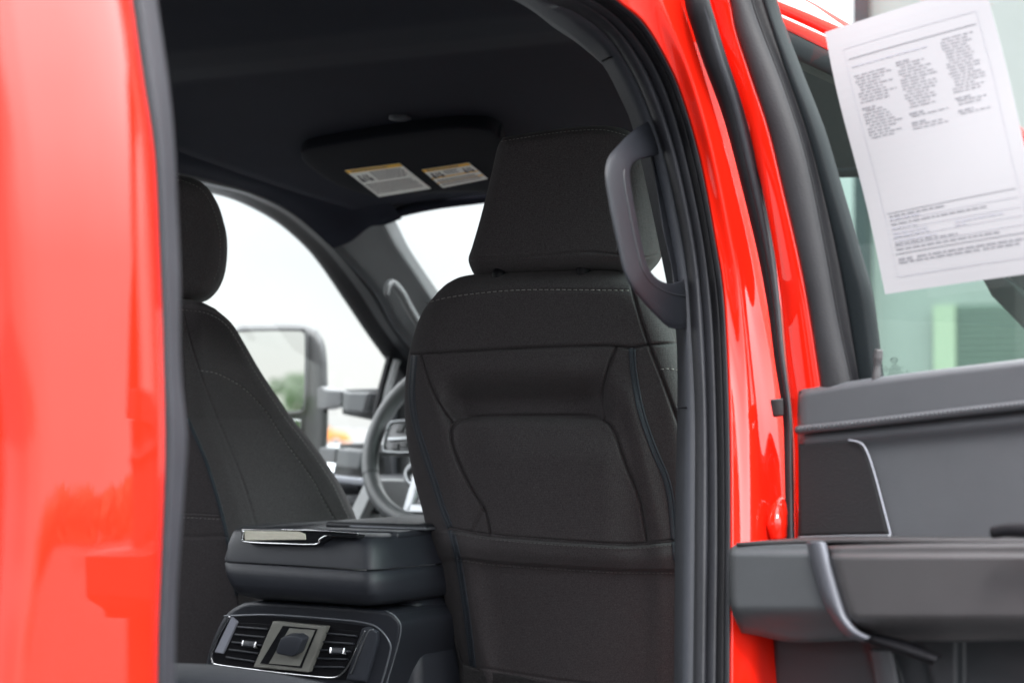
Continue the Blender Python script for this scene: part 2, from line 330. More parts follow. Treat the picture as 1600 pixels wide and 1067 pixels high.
loft('roof_rail_trim', [up2, up2*.8+up3*.2+np.array([.02, 0, .004]), m1, up3, c3], 'head', truck, n=80, sub=5)
lo2 = PX(-2.775).at([(498, 366), (520, 387), (550, 419), (587, 460), (615, 512), (645, 548), (700, 610)]); lo3 = PX(-2.635).at([(586, 330), (599, 349), (617, 385), (644, 426), (672, 467), (720, 540)])
r2, r3 = res(lo2, 30), res(lo3, 30); mm = r2*.5+r3*.5
loft('pillar_trim', [r2, r2*.85+r3*.15+[.012, 0, 0], r2*.62+r3*.38+[.016, 0, .002], r2*.5+r3*.5+[.034, 0, .006], r2*.2+r3*.8+[.022, 0, .008], r3, r3+[.01, .04, .0]], 'apil', truck, n=50, sub=4)
# grip on the pillar
hp = PX(-2.64).at([(604, 462), (606, 446), (614, 443), (627, 458), (640, 482), (655, 506), (668, 522)], .02)
tube('pillar_grip', hp, [.006, .009, .010, .010, .010, .009, .008], 'apil', truck, n=40)
hp = PX(-2.66).at([(613, 462), (622, 463), (636, 487), (650, 510), (640, 505), (624, 486)], .012)
# windshield glass and right-hand pillar (mostly behind the seat)
wl = pl3.at([(598, 348), (617, 385), (644, 426), (672, 467), (720, 540)]); wr = wl.copy(); wr[:, 0] = -1.93*2-wl[:, 0]
wl2 = res(wl, 20); wr2 = res(wr, 20)
b = MB(); ln = [wl2*(1-t)+wr2*t+np.array([0, .09*math.sin(math.pi*t), .045*math.sin(math.pi*t)**.6]) for t in np.linspace(0, 1, 13)]
T('windshield', np.vstack(ln), gridF(20, 13), 'clear2', truck)
# header bar above the glass, sits in front of the headliner's edge
hb = np.array([l[0] for l in ln]); tube('windshield_header', hb+np.array([0, -.005, .014]), .012, 'head', truck, n=40)
mr = lambda A: np.array([[-3.86-a[0], a[1], a[2]] for a in A])
loft('right_pillar_trim', [mr(r2), mr(r2*.5+r3*.5+[.03, 0, .006]), mr(r3)], 'apil', truck, n=40, sub=3)
# ---- sun visor with its warning labels
VA, VB = np.array([-2.16, 3.03, 2.092]), np.array([-2.38, 3.43, 2.014])
visn = np.cross(VB-VA, (1, 0, 0)); VP_ = Pl(visn/np.linalg.norm(visn), VA)
vis = Surf([(470, 238), (494, 228), (610, 209), (700, 198), (745, 198), (768, 203), (781, 216)], [(781, 216), (788, 250), (800, 302)],
           [(586, 309), (640, 304), (720, 300), (800, 302)], [(470, 238), (478, 256), (524, 288), (586, 309)], VP_, 90, 50, 16, .014, rim='tlb')
vis.build('sun_visor', 'dark', truck, .03, dirn=(0, .3, 1))
vis_o = bpy.data.objects['sun_visor']; vis_o.data.materials[0] = M['visor']
def lab(c, head, rows, picts, stripes=()):
    c = np.array(c, float)
    def q(s, t): return (1-t)*((1-s)*c[0]+s*c[1])+t*((1-s)*c[3]+s*c[2])
    def quad(s0, t0, s1, t1, lift): return VP_.at([q(s0, t0), q(s1, t0), q(s1, t1), q(s0, t1)], lift)
    P = quad(0, 0, 1, 1, .004); bb = MB(); bb.prism(P, (0, .0003, .0012)); la = T('warning_label', bb.V, bb.F, 'label', vis_o, smooth=False)
    bb = MB(); bb.prism(quad(0, 0, 1, head, .0046), (0, 0, .0003))
    for t0, t1 in stripes: bb.prism(quad(0, t0, 1, t1, .0046), (0, 0, .0003))
    T('warning_label_band', bb.V, bb.F, 'yellow', vis_o, smooth=False)
    bb = MB()
    def line(s0, s1, t, th):
        s = s0
        while s < s1-.01:
            l = min(random.uniform(.03, .09), s1-s); bb.prism(quad(s, t, s+l, t+th, .0052), (0, 0, .0002)); s += l+.012
    line(.08, .75, head*.3, head*.4)
    for s0, s1, t0, t1, n in rows:
        for k in range(n): line(s0, s1-random.uniform(0, .08), t0+(t1-t0)*k/n, (t1-t0)/n*.45)
    for s0, t0, s1, t1 in picts:                  # small pictograms: seat, child and bag
        for (a, b_, c_, d) in ((0, .5, .35, 1), (.1, .1, .3, .45), (.45, .3, .6, .9), (.7, .5, 1, .95), (.72, .1, .9, .42), (.5, .1, .65, .22)):
            bb.prism(quad(s0+(s1-s0)*a, t0+(t1-t0)*b_, s0+(s1-s0)*c_, t0+(t1-t0)*d, .0053), (0, 0, .0002))
    T('warning_label_text', bb.V, bb.F, 'linkk', vis_o, smooth=False)
lab([(539, 267), (624, 256), (673, 295), (592, 308)], .11, [(.35, .95, .16, .48, 5), (.04, .95, .54, .92, 7)], [(.05, .2, .28, .46)])
lab([(659, 266), (732, 255), (762, 280), (692, 294)], .14, [(.36, .68, .2, .42, 3), (.05, .95, .62, .95, 3)], [(.05, .2, .3, .5), (.74, .2, .95, .5)], [(.46, .52), (.72, .78)])
# ---- driver's window glass, door below it, rear walls of the cab
gl_ = pl0.at([(607, 566), (650, 625)]); b = MB()
top = PX(-2.89).at([(x+16, y-14) for x, y in W0]); bot = top.copy(); bot[:, 2] = 1.42
T('driver_window', np.vstack([res(top, 30), res(bot, 30)]), gridF(30, 2), 'clear2', truck)
b = MB(); b.box((-2.89, 2.3, 1.085), (.12, 3.6, .67)); dd = T('driver_door', b.V, b.F, 'dark', truck, bev=.02, smooth=False)
b = MB(); b.box((-2.95, 2.3, 1.03), (.015, 3.6, .60)); T('door_skin', b.V, b.F, 'red', dd, smooth=False)
b = MB(); b.box((-2.83, 2.42, 1.73), (.07, .16, .62)); b.box((-2.80, 1.55, 2.06), (.1, 1.9, .16)); b.box((-2.83, 1.0, 1.73), (.08, .5, .62)); T('left_pillar', b.V, b.F, 'head', truck, smooth=False, bev=.01)
b = MB(); b.box((-1.93, .46, 1.15), (2.0, .06, .8)); b.box((-1.93, .46, 2.08), (2.0, .06, .16)); b.box((-2.7, .46, 1.75), (.4, .06, .5)); b.box((-1.16, .46, 1.75), (.4, .06, .5)); T('rear_wall', b.V, b.F, 'dark', truck, smooth=False)
b = MB(); b.box((-1.93, 2.3, .80), (1.9, 3.8, .05)); T('cab_floor', b.V, b.F, 'carpet', truck, smooth=False)
b = MB()
b.box((-1.93, 3.98, 1.13), (1.82, .5, .5)); b.box((-1.93, 4.0, 1.395), (1.78, .4, .06)); T('dashboard', b.V, b.F, 'dark', truck, bev=.04, smooth=True)
# front quarter of the driver's door: divider bar and mirror sail
prism('quarter_window_bar', [(603, 556), (612, 560), (598, 606), (590, 648), (580, 648), (590, 604)], PX(-2.83), (.012, 0, 0), 'rubber', truck, bev=.003)
prism('quarter_window_bar', [(614, 561), (621, 563), (606, 610), (600, 645), (593, 645), (601, 606)], PX(-2.81), (.012, 0, 0), 'apil', truck, bev=.003)
prism('pillar_foot', [(622, 560), (648, 545), (700, 600), (700, 760), (612, 742), (606, 650), (611, 610)], PX(-2.83), (-.02, 0, 0), 'dark', truck, bev=.003)
b = MB(); A_ = PX(-2.80).at([(500, 746), (620, 760)]); b.bar(A_[0], A_[1], .03, .02, np.array([0, 0, 1.])); T('door_sill', b.V, b.F, 'satin2', dd, bev=.005, smooth=True)
# dash end with switch and vent
dp = PX(-2.52)
prism('dash_end_panel', [(560, 815), (592, 748), (640, 748), (640, 830), (560, 830)], dp, (-.05, .02, 0), 'apil', truck, bev=.006)
prism('dash_switch', [(581, 800), (588, 786), (597, 788), (592, 803)], dp, (.006, 0, 0), 'gloss', truck, off=.004, bev=.001)
prism('dash_switch', [(584, 797), (589, 788), (592, 789), (588, 799)], dp, (.008, 0, 0), 'satin', truck, off=.006, bev=.001)
# ---- left tow mirror
mb_ = R(12); MP = Pl((math.sin(mb_), -math.cos(mb_), 0), (-3.15, 3.95, 1.6))
ms = Surf([(352, 522), (378, 508), (420, 506), (470, 507), (496, 516)], [(496, 516), (508, 540), (512, 590), (512, 680), (504, 770)],
          [(352, 770), (430, 772), (504, 770)], [(352, 522), (350, 640), (352, 770)], MP, 60, 70, 14, .03)
mo = ms.build('left_tow_mirror', 'mgrey', truck, .12, dirn=(-.62, .78, 0), shrink=.7)
gs = Surf([(366, 524), (380, 518), (466, 517), (476, 522)], [(476, 522), (476, 580), (474, 632), (468, 641)], [(366, 643), (420, 643), (468, 641)], [(366, 524), (366, 643)], MP, 12, 12)
V = MP.at(gs.Q, .012); b = MB(); T('mirror_glass', V, gridF(12, 12), 'mirror', mo, smooth=False)
rim = np.vstack([res([(366, 522), (380, 516), (466, 515), (478, 520), (478, 580), (476, 634), (468, 644), (420, 645), (366, 645)], 80)])
tube('mirror_rim', MP.at(rim, .014), .0042, 'mgrey', mo, seg=8)
prism('spotter_glass', [(380, 655), (470, 655), (470, 700), (380, 700)], MP, (0, .004, 0), 'mirror', mo, off=.012)
ap = PY(3.93)
def arm(pts_in, pts_box, y0, m1='pod'):
    a = prism('mirror_arm', pts_in, PY(3.97), (0, .05, 0), m1, mo, bev=.006); bpl = prism('mirror_arm_cover', pts_box, PY(3.94), (0, .07, 0), 'pod', mo, bev=.006); return a
arm([(486, 606), (504, 603), (507, 608), (533, 610), (533, 634), (504, 640), (486, 638)], [(536, 612), (578, 613), (568, 645), (534, 642)], 0)
arm([(498, 698), (525, 700), (523, 724), (498, 722)], [(527, 700), (568, 704), (560, 734), (523, 729)], 0)
prism('mirror_arm_base', [(535, 608), (600, 606), (640, 618), (640, 660), (582, 657), (533, 647)], PY(4.0), (0, .06, 0), 'mgrey', mo, bev=.006)
prism('mirror_arm_base', [(518, 742), (530, 693), (575, 692), (640, 700), (640, 756), (540, 750)], PY(4.0), (0, .06, 0), 'mgrey', mo, bev=.006)
# ---- steering wheel
wc = PY(3.5).at([(694, 690)])[0]; tilt = R(24)
ax_u = np.array([1., 0, 0]); ax_v = np.array([0, math.sin(tilt), math.cos(tilt)]); ax_n = np.array([0, -math.cos(tilt), math.sin(tilt)])
def wp(r, a, n=0): return wc+ax_u*r*math.cos(R(a))+ax_v*r*math.sin(R(a))+ax_n*n
sw = tube('steering_wheel', [wp(.185, a) for a in np.linspace(0, 360, 97)[:-1]], .0185, 'wheel', truck, seg=16, closed=True, up=ax_n)
tube('wheel_stitching', [wp(.171, a, .008) for a in np.linspace(0, 360, 97)[:-1]], .0016, 'rubber', sw, closed=True, seg=6)
tube('rim_joint', [wp(.185+.0188*math.cos(R(q_)), 205, .0188*math.sin(R(q_))) for q_ in np.linspace(0, 360, 25)[:-1]], .0008, 'rubber', sw, closed=True, seg=5)
b = MB(); b.prism([wp(.165, 168), wp(.165, 190), wp(.07, 205), wp(.07, 140)], ax_n*-.02); T('wheel_spoke', b.V, b.F, 'pod', sw, bev=.006)
podp = [wp(.150, 172, .008), wp(.145, 163, .008), wp(.06, 140, .008), wp(.05, 205, .008), wp(.135, 192, .008), wp(.148, 186, .008)]
b = MB(); b.prism(podp, ax_n*-.014); T('switch_pod', b.V, b.F, 'pod', sw, bev=.004)
tube('switch_pod_ring', res(np.array(podp+[podp[0]]), 50), .0034, 'satin', sw)
b = MB(); b.bar(wp(.138, 180, .012), wp(.06, 176, .012), .007, .004, ax_n); T('switch_bar', b.V, b.F, 'satin', sw, bev=.001)
b = MB()
for k in range(3): b.prism([wp(.125-k*.022, 172, .012), wp(.108-k*.022, 171, .012), wp(.108-k*.022, 160, .012), wp(.125-k*.022, 163, .012)], ax_n*-.004)
for k in range(3): b.prism([wp(.125-k*.022, 184, .012), wp(.108-k*.022, 184.5, .012), wp(.108-k*.022, 193, .012), wp(.125-k*.022, 190, .012)], ax_n*-.004)
T('switch', b.V, b.F, 'mgrey', sw, bev=.0015)
tube('wheel_hub', [wp(0, 0, -.04), wp(0, 0, .0), wp(0, 0, .018), wp(0, 0, .022)], [.07, .068, .06, .04], 'pod', sw, seg=32, up=(1, 0, 0))
for s_ in (-1, 1):
    b = MB(); b.prism([wp(.172, 270+s_*22), wp(.172, 270+s_*14), wp(.05, 270+s_*40), wp(.06, 270+s_*75)], ax_n*-.014); T('wheel_spoke', b.V, b.F, 'satin', sw, bev=.004)
b = MB(); b.prism([wp(.172, 270-20), wp(.172, 290), wp(.150, 290), wp(.150, 250)], ax_n*-.014); T('lower_spoke_bridge', b.V, b.F, 'satin', sw, bev=.004)
tube('column_shroud', [wp(0, 0, -.22), wp(0, 0, -.05)], [.085, .075], 'pod', truck, seg=24, up=(1, 0, 0))
tube('column_lever', [wp(.03, 190, -.03), wp(.10, 205, -.035), wp(.118, 215, -.035), wp(.11, 232, -.035), wp(.06, 245, -.035)], .009, 'satin', truck, n=30)
# ---- passenger seat
SPL = PY(2.60, .27)
S2 = [(644, 554), (732, 549), (819, 544), (942, 540), (987, 543), (1013, 539), (1060, 536)]
S3 = [(986, 440), (989, 456), (1002, 501), (1017, 546), (1032, 584), (1055, 647), (1080, 720)]
S4 = [(659, 556), (672, 599), (687, 632), (706, 660)]; S5 = [(963, 543), (950, 575), (942, 617), (946, 655)]
S6 = [(767, 834), (763, 812), (757, 795), (729, 749), (708, 700), (704, 676), (710, 662), (729, 653), (770, 650), (864, 649), (920, 650), (946, 657), (961, 677), (976, 722), (995, 767), (1004, 800), (1011, 843)]
S6b = [(757, 796), (739, 830)]
S7 = [(703, 826), (762, 836), (856, 844), (981, 851), (1060, 844)]; S8 = [(717, 872), (778, 880), (887, 887), (981, 892), (1070, 892)]
S1 = [(664, 474), (700, 465), (751, 458), (819, 453), (912, 453), (987, 454)]
S9 = [(735, 1040), (809, 1052), (887, 1064), (1000, 1075), (1100, 1080)]
Z1 = [(647, 556), (643, 610), (648, 655), (661, 700), (676, 745), (691, 793), (703, 825), (716, 875), (728, 953), (737, 1025), (743, 1085)]
Z2 = [(987, 544), (991, 587), (1002, 644), (1021, 700), (1040, 745), (1049, 785), (1053, 831), (1057, 875)]
def below(Q_x, Q_y, P): P = np.array(P); return Q_y-np.interp(Q_x, P[:, 0], P[:, 1])
def sst(x): x = np.clip(x, 0, 1); return x*x*(3-2*x)
def seat_h(x, y):
    o = .012*np.sin(np.clip((y-430)/640, 0, 1)*math.pi)+.010*np.sin(np.clip((x-640)/420, 0, 1)*math.pi)
    # hollow above the pocket panel, swelling of the panel itself
    o -= .044*np.exp(-((y-630)/34)**2)*sst((x-680)/50)*sst((965-x)/50)*(y < 650)
    o -= .044*np.exp(-((650-630)/34)**2)*sst((x-680)/50)*sst((965-x)/50)*(y >= 650)*np.exp(-np.clip(y-650, 0, 999)/7)
    o += .014*sst((y-652)/70)*sst((x-715)/70)*sst((1000-x)/60)*sst((900-y)/60)+.008*np.exp(-((y-585)/26)**2)*sst((x-660)/80)*sst((960-x)/80)+.010*np.exp(-((x-np.interp(y, [560, 830, 1060], [668, 722, 760]))/20)**2)*sst((y-580)/60)+.007*np.exp(-((x-np.interp(y, [560, 830], [968, 1030]))/16)**2)*sst((y-580)/60)
    pk = below(x, y, S7); o += .010*sst(pk/5)*sst((below(x, y, S8)*-1+6)/10)+.006*np.exp(-((pk-24)/16)**2)
    o += .004*np.sin(x*.021+y*.013)*sst((y-890)/60)
    return o
seatS = Surf([(684, 456), (702, 441), (732, 430), (807, 424), (920, 421), (969, 424), (1010, 440)],
             [(1010, 440), (1035, 480), (1058, 540), (1078, 620), (1092, 720), (1100, 850), (1108, 1095)],
             [(736, 1095), (900, 1095), (1108, 1095)],
             [(684, 456), (660, 488), (645, 528), (636, 570), (632, 620), (635, 680), (645, 740), (658, 790), (670, 840), (686, 905), (700, 960), (716, 1020), (736, 1095)],
             SPL, 300, 340, 42, .06, seat_h,
             [(S2, 2.0, .009), (S3, 2.1, .009), (S4, 2.0, .009), (S5, 2.0, .009), (S6, 2.2, .011), (S6b, 4, .004), (S7, 2.2, .009), (S8, 1.9, .006), (S1, 1.4, .002), (S9, 1.8, .004), (Z1, 6, .0015), (Z2, 6, .0015)], rim='trl')
seat = seatS.build('seat', 'fab', truck, .17, dirn=(.0, 1, -.05), shrink=.86)
seat['label'] = 'front passenger seat, black cloth back with map pocket'
zipper(seatS, Z1, seat, 5.2); zipper(seatS, Z2, seat, 5.2)
stitches('stitching', seatS, S1, seat, dash=5.5, gap=3.5, r=.0007)
stitches('stitching', seatS, np.array(S7)+[0, 6], seat, 'thread3', dash=3.6, gap=3, r=.0004)
stitches('stitching', seatS, np.array(S8)+[0, 3], seat, 'thread3', dash=3.6, gap=3, r=.0004)
stitches('stitching', seatS, [(1032, 577), (1045, 576), (1062, 579), (1075, 583)], seat, dash=5, gap=3)
stitches('seam_thread', seatS, S2, seat, 'thread2', dash=5, gap=2, r=.0005)
pp = res(np.array(S7)+[0, -1], 120); tube('pocket_piping', seatS.at(pp, .001), .0032, 'fab', seat, seg=10)
cs = Surf([(722, 1036), (745, 1044), (809, 1056), (887, 1070), (1080, 1085)], [(1080, 1085), (1080, 1110)], [(722, 1110), (1080, 1110)], [(722, 1036), (722, 1110)], SPL, 80, 24)
V = SPL.at(cs.Q, .022-.012); T('carpet_skirt', V, gridF(80, 24), 'carpet', seat, solid=.004)
# lower side of the seat, towards the console
loft('seat_side', [SPL.at([(704, 950), (712, 1000), (722, 1040), (730, 1095)], -.03), SPL.at([(704, 940), (712, 1000), (716, 1040), (716, 1095)], -.06), SPL.at([(712, 930), (712, 1000), (708, 1040), (706, 1095)], -.22)], 'carpet', seat, n=30, sub=3, solid=.004)
# headrest
HPL = PY(2.53, .12, 1.9)
HS = [(733, 406), (775, 404), (850, 399), (911, 394), (962, 397), (1000, 403), (1030, 398)]; HT = [(783, 220), (850, 209), (900, 203), (944, 202), (984, 212)]; HR = [(984, 208), (980, 240), (976, 300), (971, 360), (964, 398)]
headS = Surf([(786, 215), (850, 205), (900, 199), (944, 197), (975, 202), (1000, 216)], [(1000, 216), (1020, 260), (1032, 310), (1035, 360), (1030, 398), (1006, 428)],
             [(744, 434), (800, 431), (900, 425), (960, 424), (1006, 428)], [(786, 215), (777, 232), (766, 280), (751, 340), (738, 385), (732, 405), (737, 422), (744, 434)],
             HPL, 200, 200, 18, .035, lambda x, y: .014*np.sin(np.clip((x-735)/290, 0, 1)*math.pi)-.03*sst((y-398)/34)-.05*sst((x-975)/70)**1.5,
             [(HS, 1.7, .003), (HT, 1.3, .002), (HR, 1.5, .0025)])
hd = headS.build('headrest', 'fab', seat, .12, dirn=(-.42, .9, 0), shrink=.88)
stitches('headrest_stitching', headS, np.array(HT)+[0, 1.5], seat, dash=3.2, gap=3, r=.00045)
for qx, qy in ((780, 424), (912, 417)):
    p = PY(2.60, .15).at([(qx, qy)])[0]; tube('headrest_post', [p+[0, .0, .07], p+[0, 0, -.05]], .006, 'chrome', seat, seg=14, up=(0, 1, 0))
    tube('post_collar', [p+[0, 0, .004], p+[0, 0, -.003], p+[0, 0, -.02]], [.008, .011, .012], 'rubber', seat, seg=18, up=(0, 1, 0))
b = MB(); b.box((-1.50, 3.12, 1.12), (.52, .52, .16)); b.box((-1.50, 3.12, .93), (.42, .46, .22)); T('seat_cushion', b.V, b.F, 'fab', seat, bev=.05, smooth=True)
# ---- driver seat
DPL = PY(2.62, .27)
zl = np.array([(276, 400), (284, 500), (288, 560), (293, 654), (320, 716), (340, 779), (354, 834), (370, 930), (380, 1000)])
def dh(x, y):
    e = np.interp(y, zl[:, 1], zl[:, 0]); d = np.clip(x-e, 0, None)
    return -.0026*d*sst((y-455)/120)*(1-.3*sst(d/250)) + .012*sst(d/30)*np.exp(-np.clip(d-30, 0, None)/60)+.004*np.sin((y-450)*.012)
dz = [(293, 654), (320, 716), (340, 779), (354, 834), (362, 880), (370, 930)]
dA = [(288, 488), (291, 505), (299, 540), (317, 595), (338, 650), (367, 720), (387, 775), (400, 822), (408, 860)]
dB = [(314, 579), (340, 584), (374, 602), (400, 625), (419, 648), (445, 689), (485, 744), (504, 779), (526, 818), (536, 845)]
dC = [(287, 484), (325, 489), (352, 504), (372, 530), (399, 577), (430, 626), (450, 655), (485, 700), (516, 745), (539, 790), (552, 820)]
dP1 = [(200, 800), (283, 803), (344, 806)]; dP2 = [(200, 838), (283, 838), (353, 838)]
drvS = Surf([(150, 480), (220, 466), (285, 467), (312, 471), (336, 482)], [(336, 482), (362, 505), (381, 535), (407, 580), (437, 625), (457, 654), (492, 697), (524, 744), (547, 787), (559, 818), (572, 880), (575, 1060)],
            [(150, 1060), (370, 1060), (575, 1060)], [(150, 480), (150, 1060)], DPL, 220, 220, 16, .03, dh,
            [(dA, 1.5, .003), (dB, 1.4, .002), (dC, 1.3, .0015), (dz, 5, .002), (dP1, 1.8, .004), (dP2, 1.6, .003), ([(283, 557), (297, 555)], 1.5, .002)], rim='trl')
ds = drvS.build('seat', 'fab', truck, .12, dirn=(-.62, .78, 0), shrink=.85); ds['label'] = 'driver seat in black cloth, turned three quarters away'
zipper(drvS, dz, ds, 3.2)
stitches('stitching', drvS, dB, ds, dash=4.2, gap=3, r=.0006); stitches('stitching', drvS, np.array(dC), ds, dash=3.6, gap=3, r=.0004, dx=-3)
stitches('stitching', drvS, np.array(dP1)+[0, 5], ds, dash=3.6, gap=3, r=.0004)
tube('pocket_piping', drvS.at(res(dP1, 50), .001), .003, 'fab', ds)
dhS = Surf([(170, 320), (200, 285), (240, 274), (280, 274), (300, 278)], [(300, 278), (320, 289), (336, 311), (346, 340), (352, 372), (350, 415), (340, 445), (322, 465), (300, 472)],
           [(190, 462), (240, 470), (300, 472)], [(170, 320), (165, 400), (190, 462)], PY(2.56, .12, 1.9), 120, 120, 26, .05, lambda x, y: -.0011*np.clip(x-285, 0, None), [([(240, 278), (280, 279), (300, 284), (318, 295), (332, 315), (342, 345), (347, 372), (346, 412), (337, 441)], 1.4, .002)])
dhh = dhS.build('headrest', 'fab', ds, .12, dirn=(-.6, .8, 0), shrink=.85)
stitches('headrest_stitching', dhS, [(240, 281), (280, 282), (298, 287), (315, 297), (329, 317), (339, 346), (344, 372), (343, 412), (334, 439)], ds, dash=3.2, gap=3, r=.0004)
b = MB(); b.box((-2.38, 3.14, 1.12), (.52, .52, .16)); b.box((-2.38, 3.14, .93), (.42, .46, .22)); T('seat_cushion', b.V, b.F, 'fab', ds, bev=.05, smooth=True)
# ---- centre console
CP = PY(2.50); xr = CP.at([(582, 890)])[0][0]; CX = PX(xr); CXl = PX(CP.at([(350, 890)])[0][0])
def crow(ly, lx, ry, rx, fx, fy, back=0.0, side=0.0):     # one level of the lid: left return, rear face, right corner, side
    pr = CP.at([(lx, ly), (lx+12, ly+.2), ((lx+rx)/2, (ly+ry)/2), (rx-14, ry), (rx, ry+.5)], -back)
    e = CX.at([(fx, fy)], 0)[0]; c = pr[-1].copy(); le = pr[0].copy()
    out_ = [le+[.02, .35, 0], le+[-.004, .06, 0], pr[0]+[0, .02, 0], pr[1], pr[2], pr[3], c+[-.003, .004, 0], c+[.006, .022, 0], c+[.010, .10, 0], c+[.012, .45, 0]]
    return np.array(out_)
def lidloft(name, rows, m, parent, n=90):
    A = []
    for r_ in rows:
        P = np.array(r_); s = [0]
        A.append(res(P, n, True))
    return T(name, np.vstack(A), gridF(n, len(A)), m, parent)
con = T('console', *(lambda b: (b.V, b.F))(MB().box((xr-.15, 2.93, 1.05), (.29, .60, .44))), 'cons', truck, bev=.02, smooth=True)
lidloft('console_lid', [crow(822, 372, 830, 560, 0, 0, .10)*[1, 1, 1], crow(826, 366, 834, 571, 0, 0, .012), crow(829, 361, 838, 574, 0, 0, .0), crow(832, 359.5, 841.5, 575, 0, 0, -.004),
         crow(850, 351, 862, 578, 0, 0, -.012), crow(872, 346, 885, 580, 0, 0, -.0155), crow(875.5, 346, 888, 580, 0, 0, -.016), crow(876.5, 346, 889, 580, 0, 0, -.016)], 'cons', con)
lidloft('console_bin', [crow(877.5, 348, 891, 579, 0, 0, -.010), crow(880, 346, 893, 580, 0, 0, -.016), crow(896, 348, 910, 580, 0, 0, -.016), crow(899, 348.6, 913, 580, 0, 0, -.0158), crow(912, 355, 927.5, 580, 0, 0, -.0135), crow(914, 356, 929, 580, 0, 0, -.012), crow(924, 364, 938, 580, 0, 0, -.006), crow(930, 372, 943, 580, 0, 0, .012), crow(936, 398, 946, 578, 0, 0, .07), crow(940, 420, 950, 570, 0, 0, .12)], 'cons', con)
zt = CP.at([(470, 833)])[0][2]
b = MB(); b.box((xr-.13, 2.76, zt-.002), (.27, .40, .012)); T('lid_top', b.V, b.F, 'cons', con, bev=.005, smooth=True)
pd = PZ(zt+.006).at([(520, 832), (670, 835)]); b = MB(); b.box((xr-.085, 2.79, zt+.007), (.20, .34, .012)); T('armrest_pad', b.V, b.F, 'dark', con, bev=.007, smooth=True)
tube('pad_piping', [(xr-.18, 2.632, zt+.006), (xr-.10, 2.618, zt+.006), (xr+.010, 2.618, zt+.006), (xr+.016, 2.65, zt+.006), (xr+.016, 2.95, zt+.006)], .0025, 'satin2', con, n=60)
LP = PY(2.482)
prism('latch_surround', [(376, 826), (470, 826), (520, 829), (560, 834), (556, 840), (512, 839), (497, 850), (384, 848), (378, 840)], LP, (0, .02, -.002), 'gloss', con, off=.003, bev=.002)
prism('latch_inlay', [(381, 829), (466, 830), (476, 834), (477, 843), (382, 844)], LP, (0, .02, 0), 'pale', con, off=.006, bev=.0015)
tube('latch_trim', LP.at(res([(381, 828), (379, 838), (384, 846), (440, 849), (493, 850), (499, 843), (510, 836)], 60), .008), .0016, 'chrome', con)
tube('latch_trim', LP.at(res([(440, 827), (505, 829), (560, 833)], 30), .006), .001, 'chrome', con)
# rear face of the console with the air vents
FP = PY(2.535, .18, 1.3)
face = Surf([(357, 956), (372, 946), (400, 939), (500, 944), (596, 952), (617, 960)], [(617, 960), (627, 974), (625, 998), (615, 1035), (598, 1100)], [(330, 1100), (598, 1100)], [(357, 956), (344, 975), (328, 1014), (322, 1050), (330, 1100)], FP, 90, 60, 7, .012, rim='trl')
cf = face.build('console_rear', 'cons', con, .5)
tube('console_rear_trim', face.at(res([(350, 962), (420, 960), (500, 965), (560, 971), (590, 980), (609, 1004), (608, 1025), (594, 1075)], 90), .001), .0016, 'satin2', con)
tube('console_edge_line', face.at(res([(602, 953), (617, 962), (626, 976), (624, 998), (614, 1034), (602, 1075)], 60), .001), .0013, 'satin2', con)
# bezel recess
rec = Surf([(362, 962), (420, 963), (500, 969), (575, 978)], [(575, 978), (562, 1015), (546, 1050), (540, 1062)], [(338, 1040), (406, 1050), (480, 1058), (540, 1062)], [(362, 962), (345, 990), (333, 1022), (338, 1040)], FP, 30, 20)
T('vent_recess', FP.at(rec.Q, .003), gridF(30, 20), 'rubber', con)
tube('vent_bezel', FP.at(res([(360, 962), (344, 988), (331, 1020), (331, 1030), (340, 1038), (406, 1047), (480, 1055), (520, 1058), (534, 1052), (545, 1038), (562, 1004), (572, 984)], 140), .006), .0019, 'chrome', con)
prism('bezel_cheek', [(361, 963), (371, 971), (348, 1021), (334, 1019)], FP, (0, .01, 0), 'cheek', con, off=.008, bev=.002)
ck = Surf([(566, 981), (576, 979), (590, 986)], [(590, 986), (588, 1010), (572, 1066)], [(541, 1062), (572, 1066)], [(566, 981), (556, 1010), (541, 1062)], FP, 30, 40, 3, .003, lambda x, y: .006+0*x+.006*np.sin(np.clip((x-548-(1050-y)*.28)/34, 0, 1)*math.pi)); ck.build('bezel_cheek', 'trim', con, .01)
tube('bezel_line', FP.at(res([(584, 983), (574, 990), (548, 1052)], 30), .010), .0013, 'satin', con)
def vent(c):
    c = np.array(c, float)
    def q(s, t): return (1-t)*((1-s)*c[0]+s*c[1])+t*((1-s)*c[3]+s*c[2])
    v = prism('air_vent', [q(0, 0), q(1, 0), q(1, 1), q(0, 1)], FP, (0, .004, 0), 'rubber', con, off=.004, bev=.001)
    for k in range(5):
        t = (k+.6)/5.2; A = FP.at([q(.03, t), q(.97, t)], .0065); b = MB(); b.bar(A[0], A[1], .0028, .007, np.array([0, -1, .25])); T('vent_slat', b.V, b.F, 'cons', v, bev=.0008)
    A = FP.at([q(.36, .5), q(.78, .5)], .014); b = MB(); b.bar(A[0], A[1], .010, .010, np.array([0, -1, .25])); T('vent_tab', b.V, b.F, 'cons', v, bev=.002)
    for s in (.36, .76):
        A = FP.at([q(s, .5), q(s+.06, .5)], .015); b = MB(); b.bar(A[0], A[1], .0115, .0115, np.array([0, -1, .25])); T('vent_tab_trim', b.V, b.F, 'chrome', v, bev=.002)
vent([(374, 972), (424, 975), (398, 1041), (350, 1033)]); vent([(512, 981), (562, 986), (537, 1049), (487, 1049)])
fr = prism('socket_plate', [(426, 970), (510, 978), (481, 1050), (395, 1042)], FP, (0, .012, 0), 'olive', con, off=.020, bev=.002)
prism('socket_recess', [(442, 977), (496, 982), (471, 1043), (406, 1036)], FP, (0, .001, 0), 'gloss', con, off=.0215, bev=0)
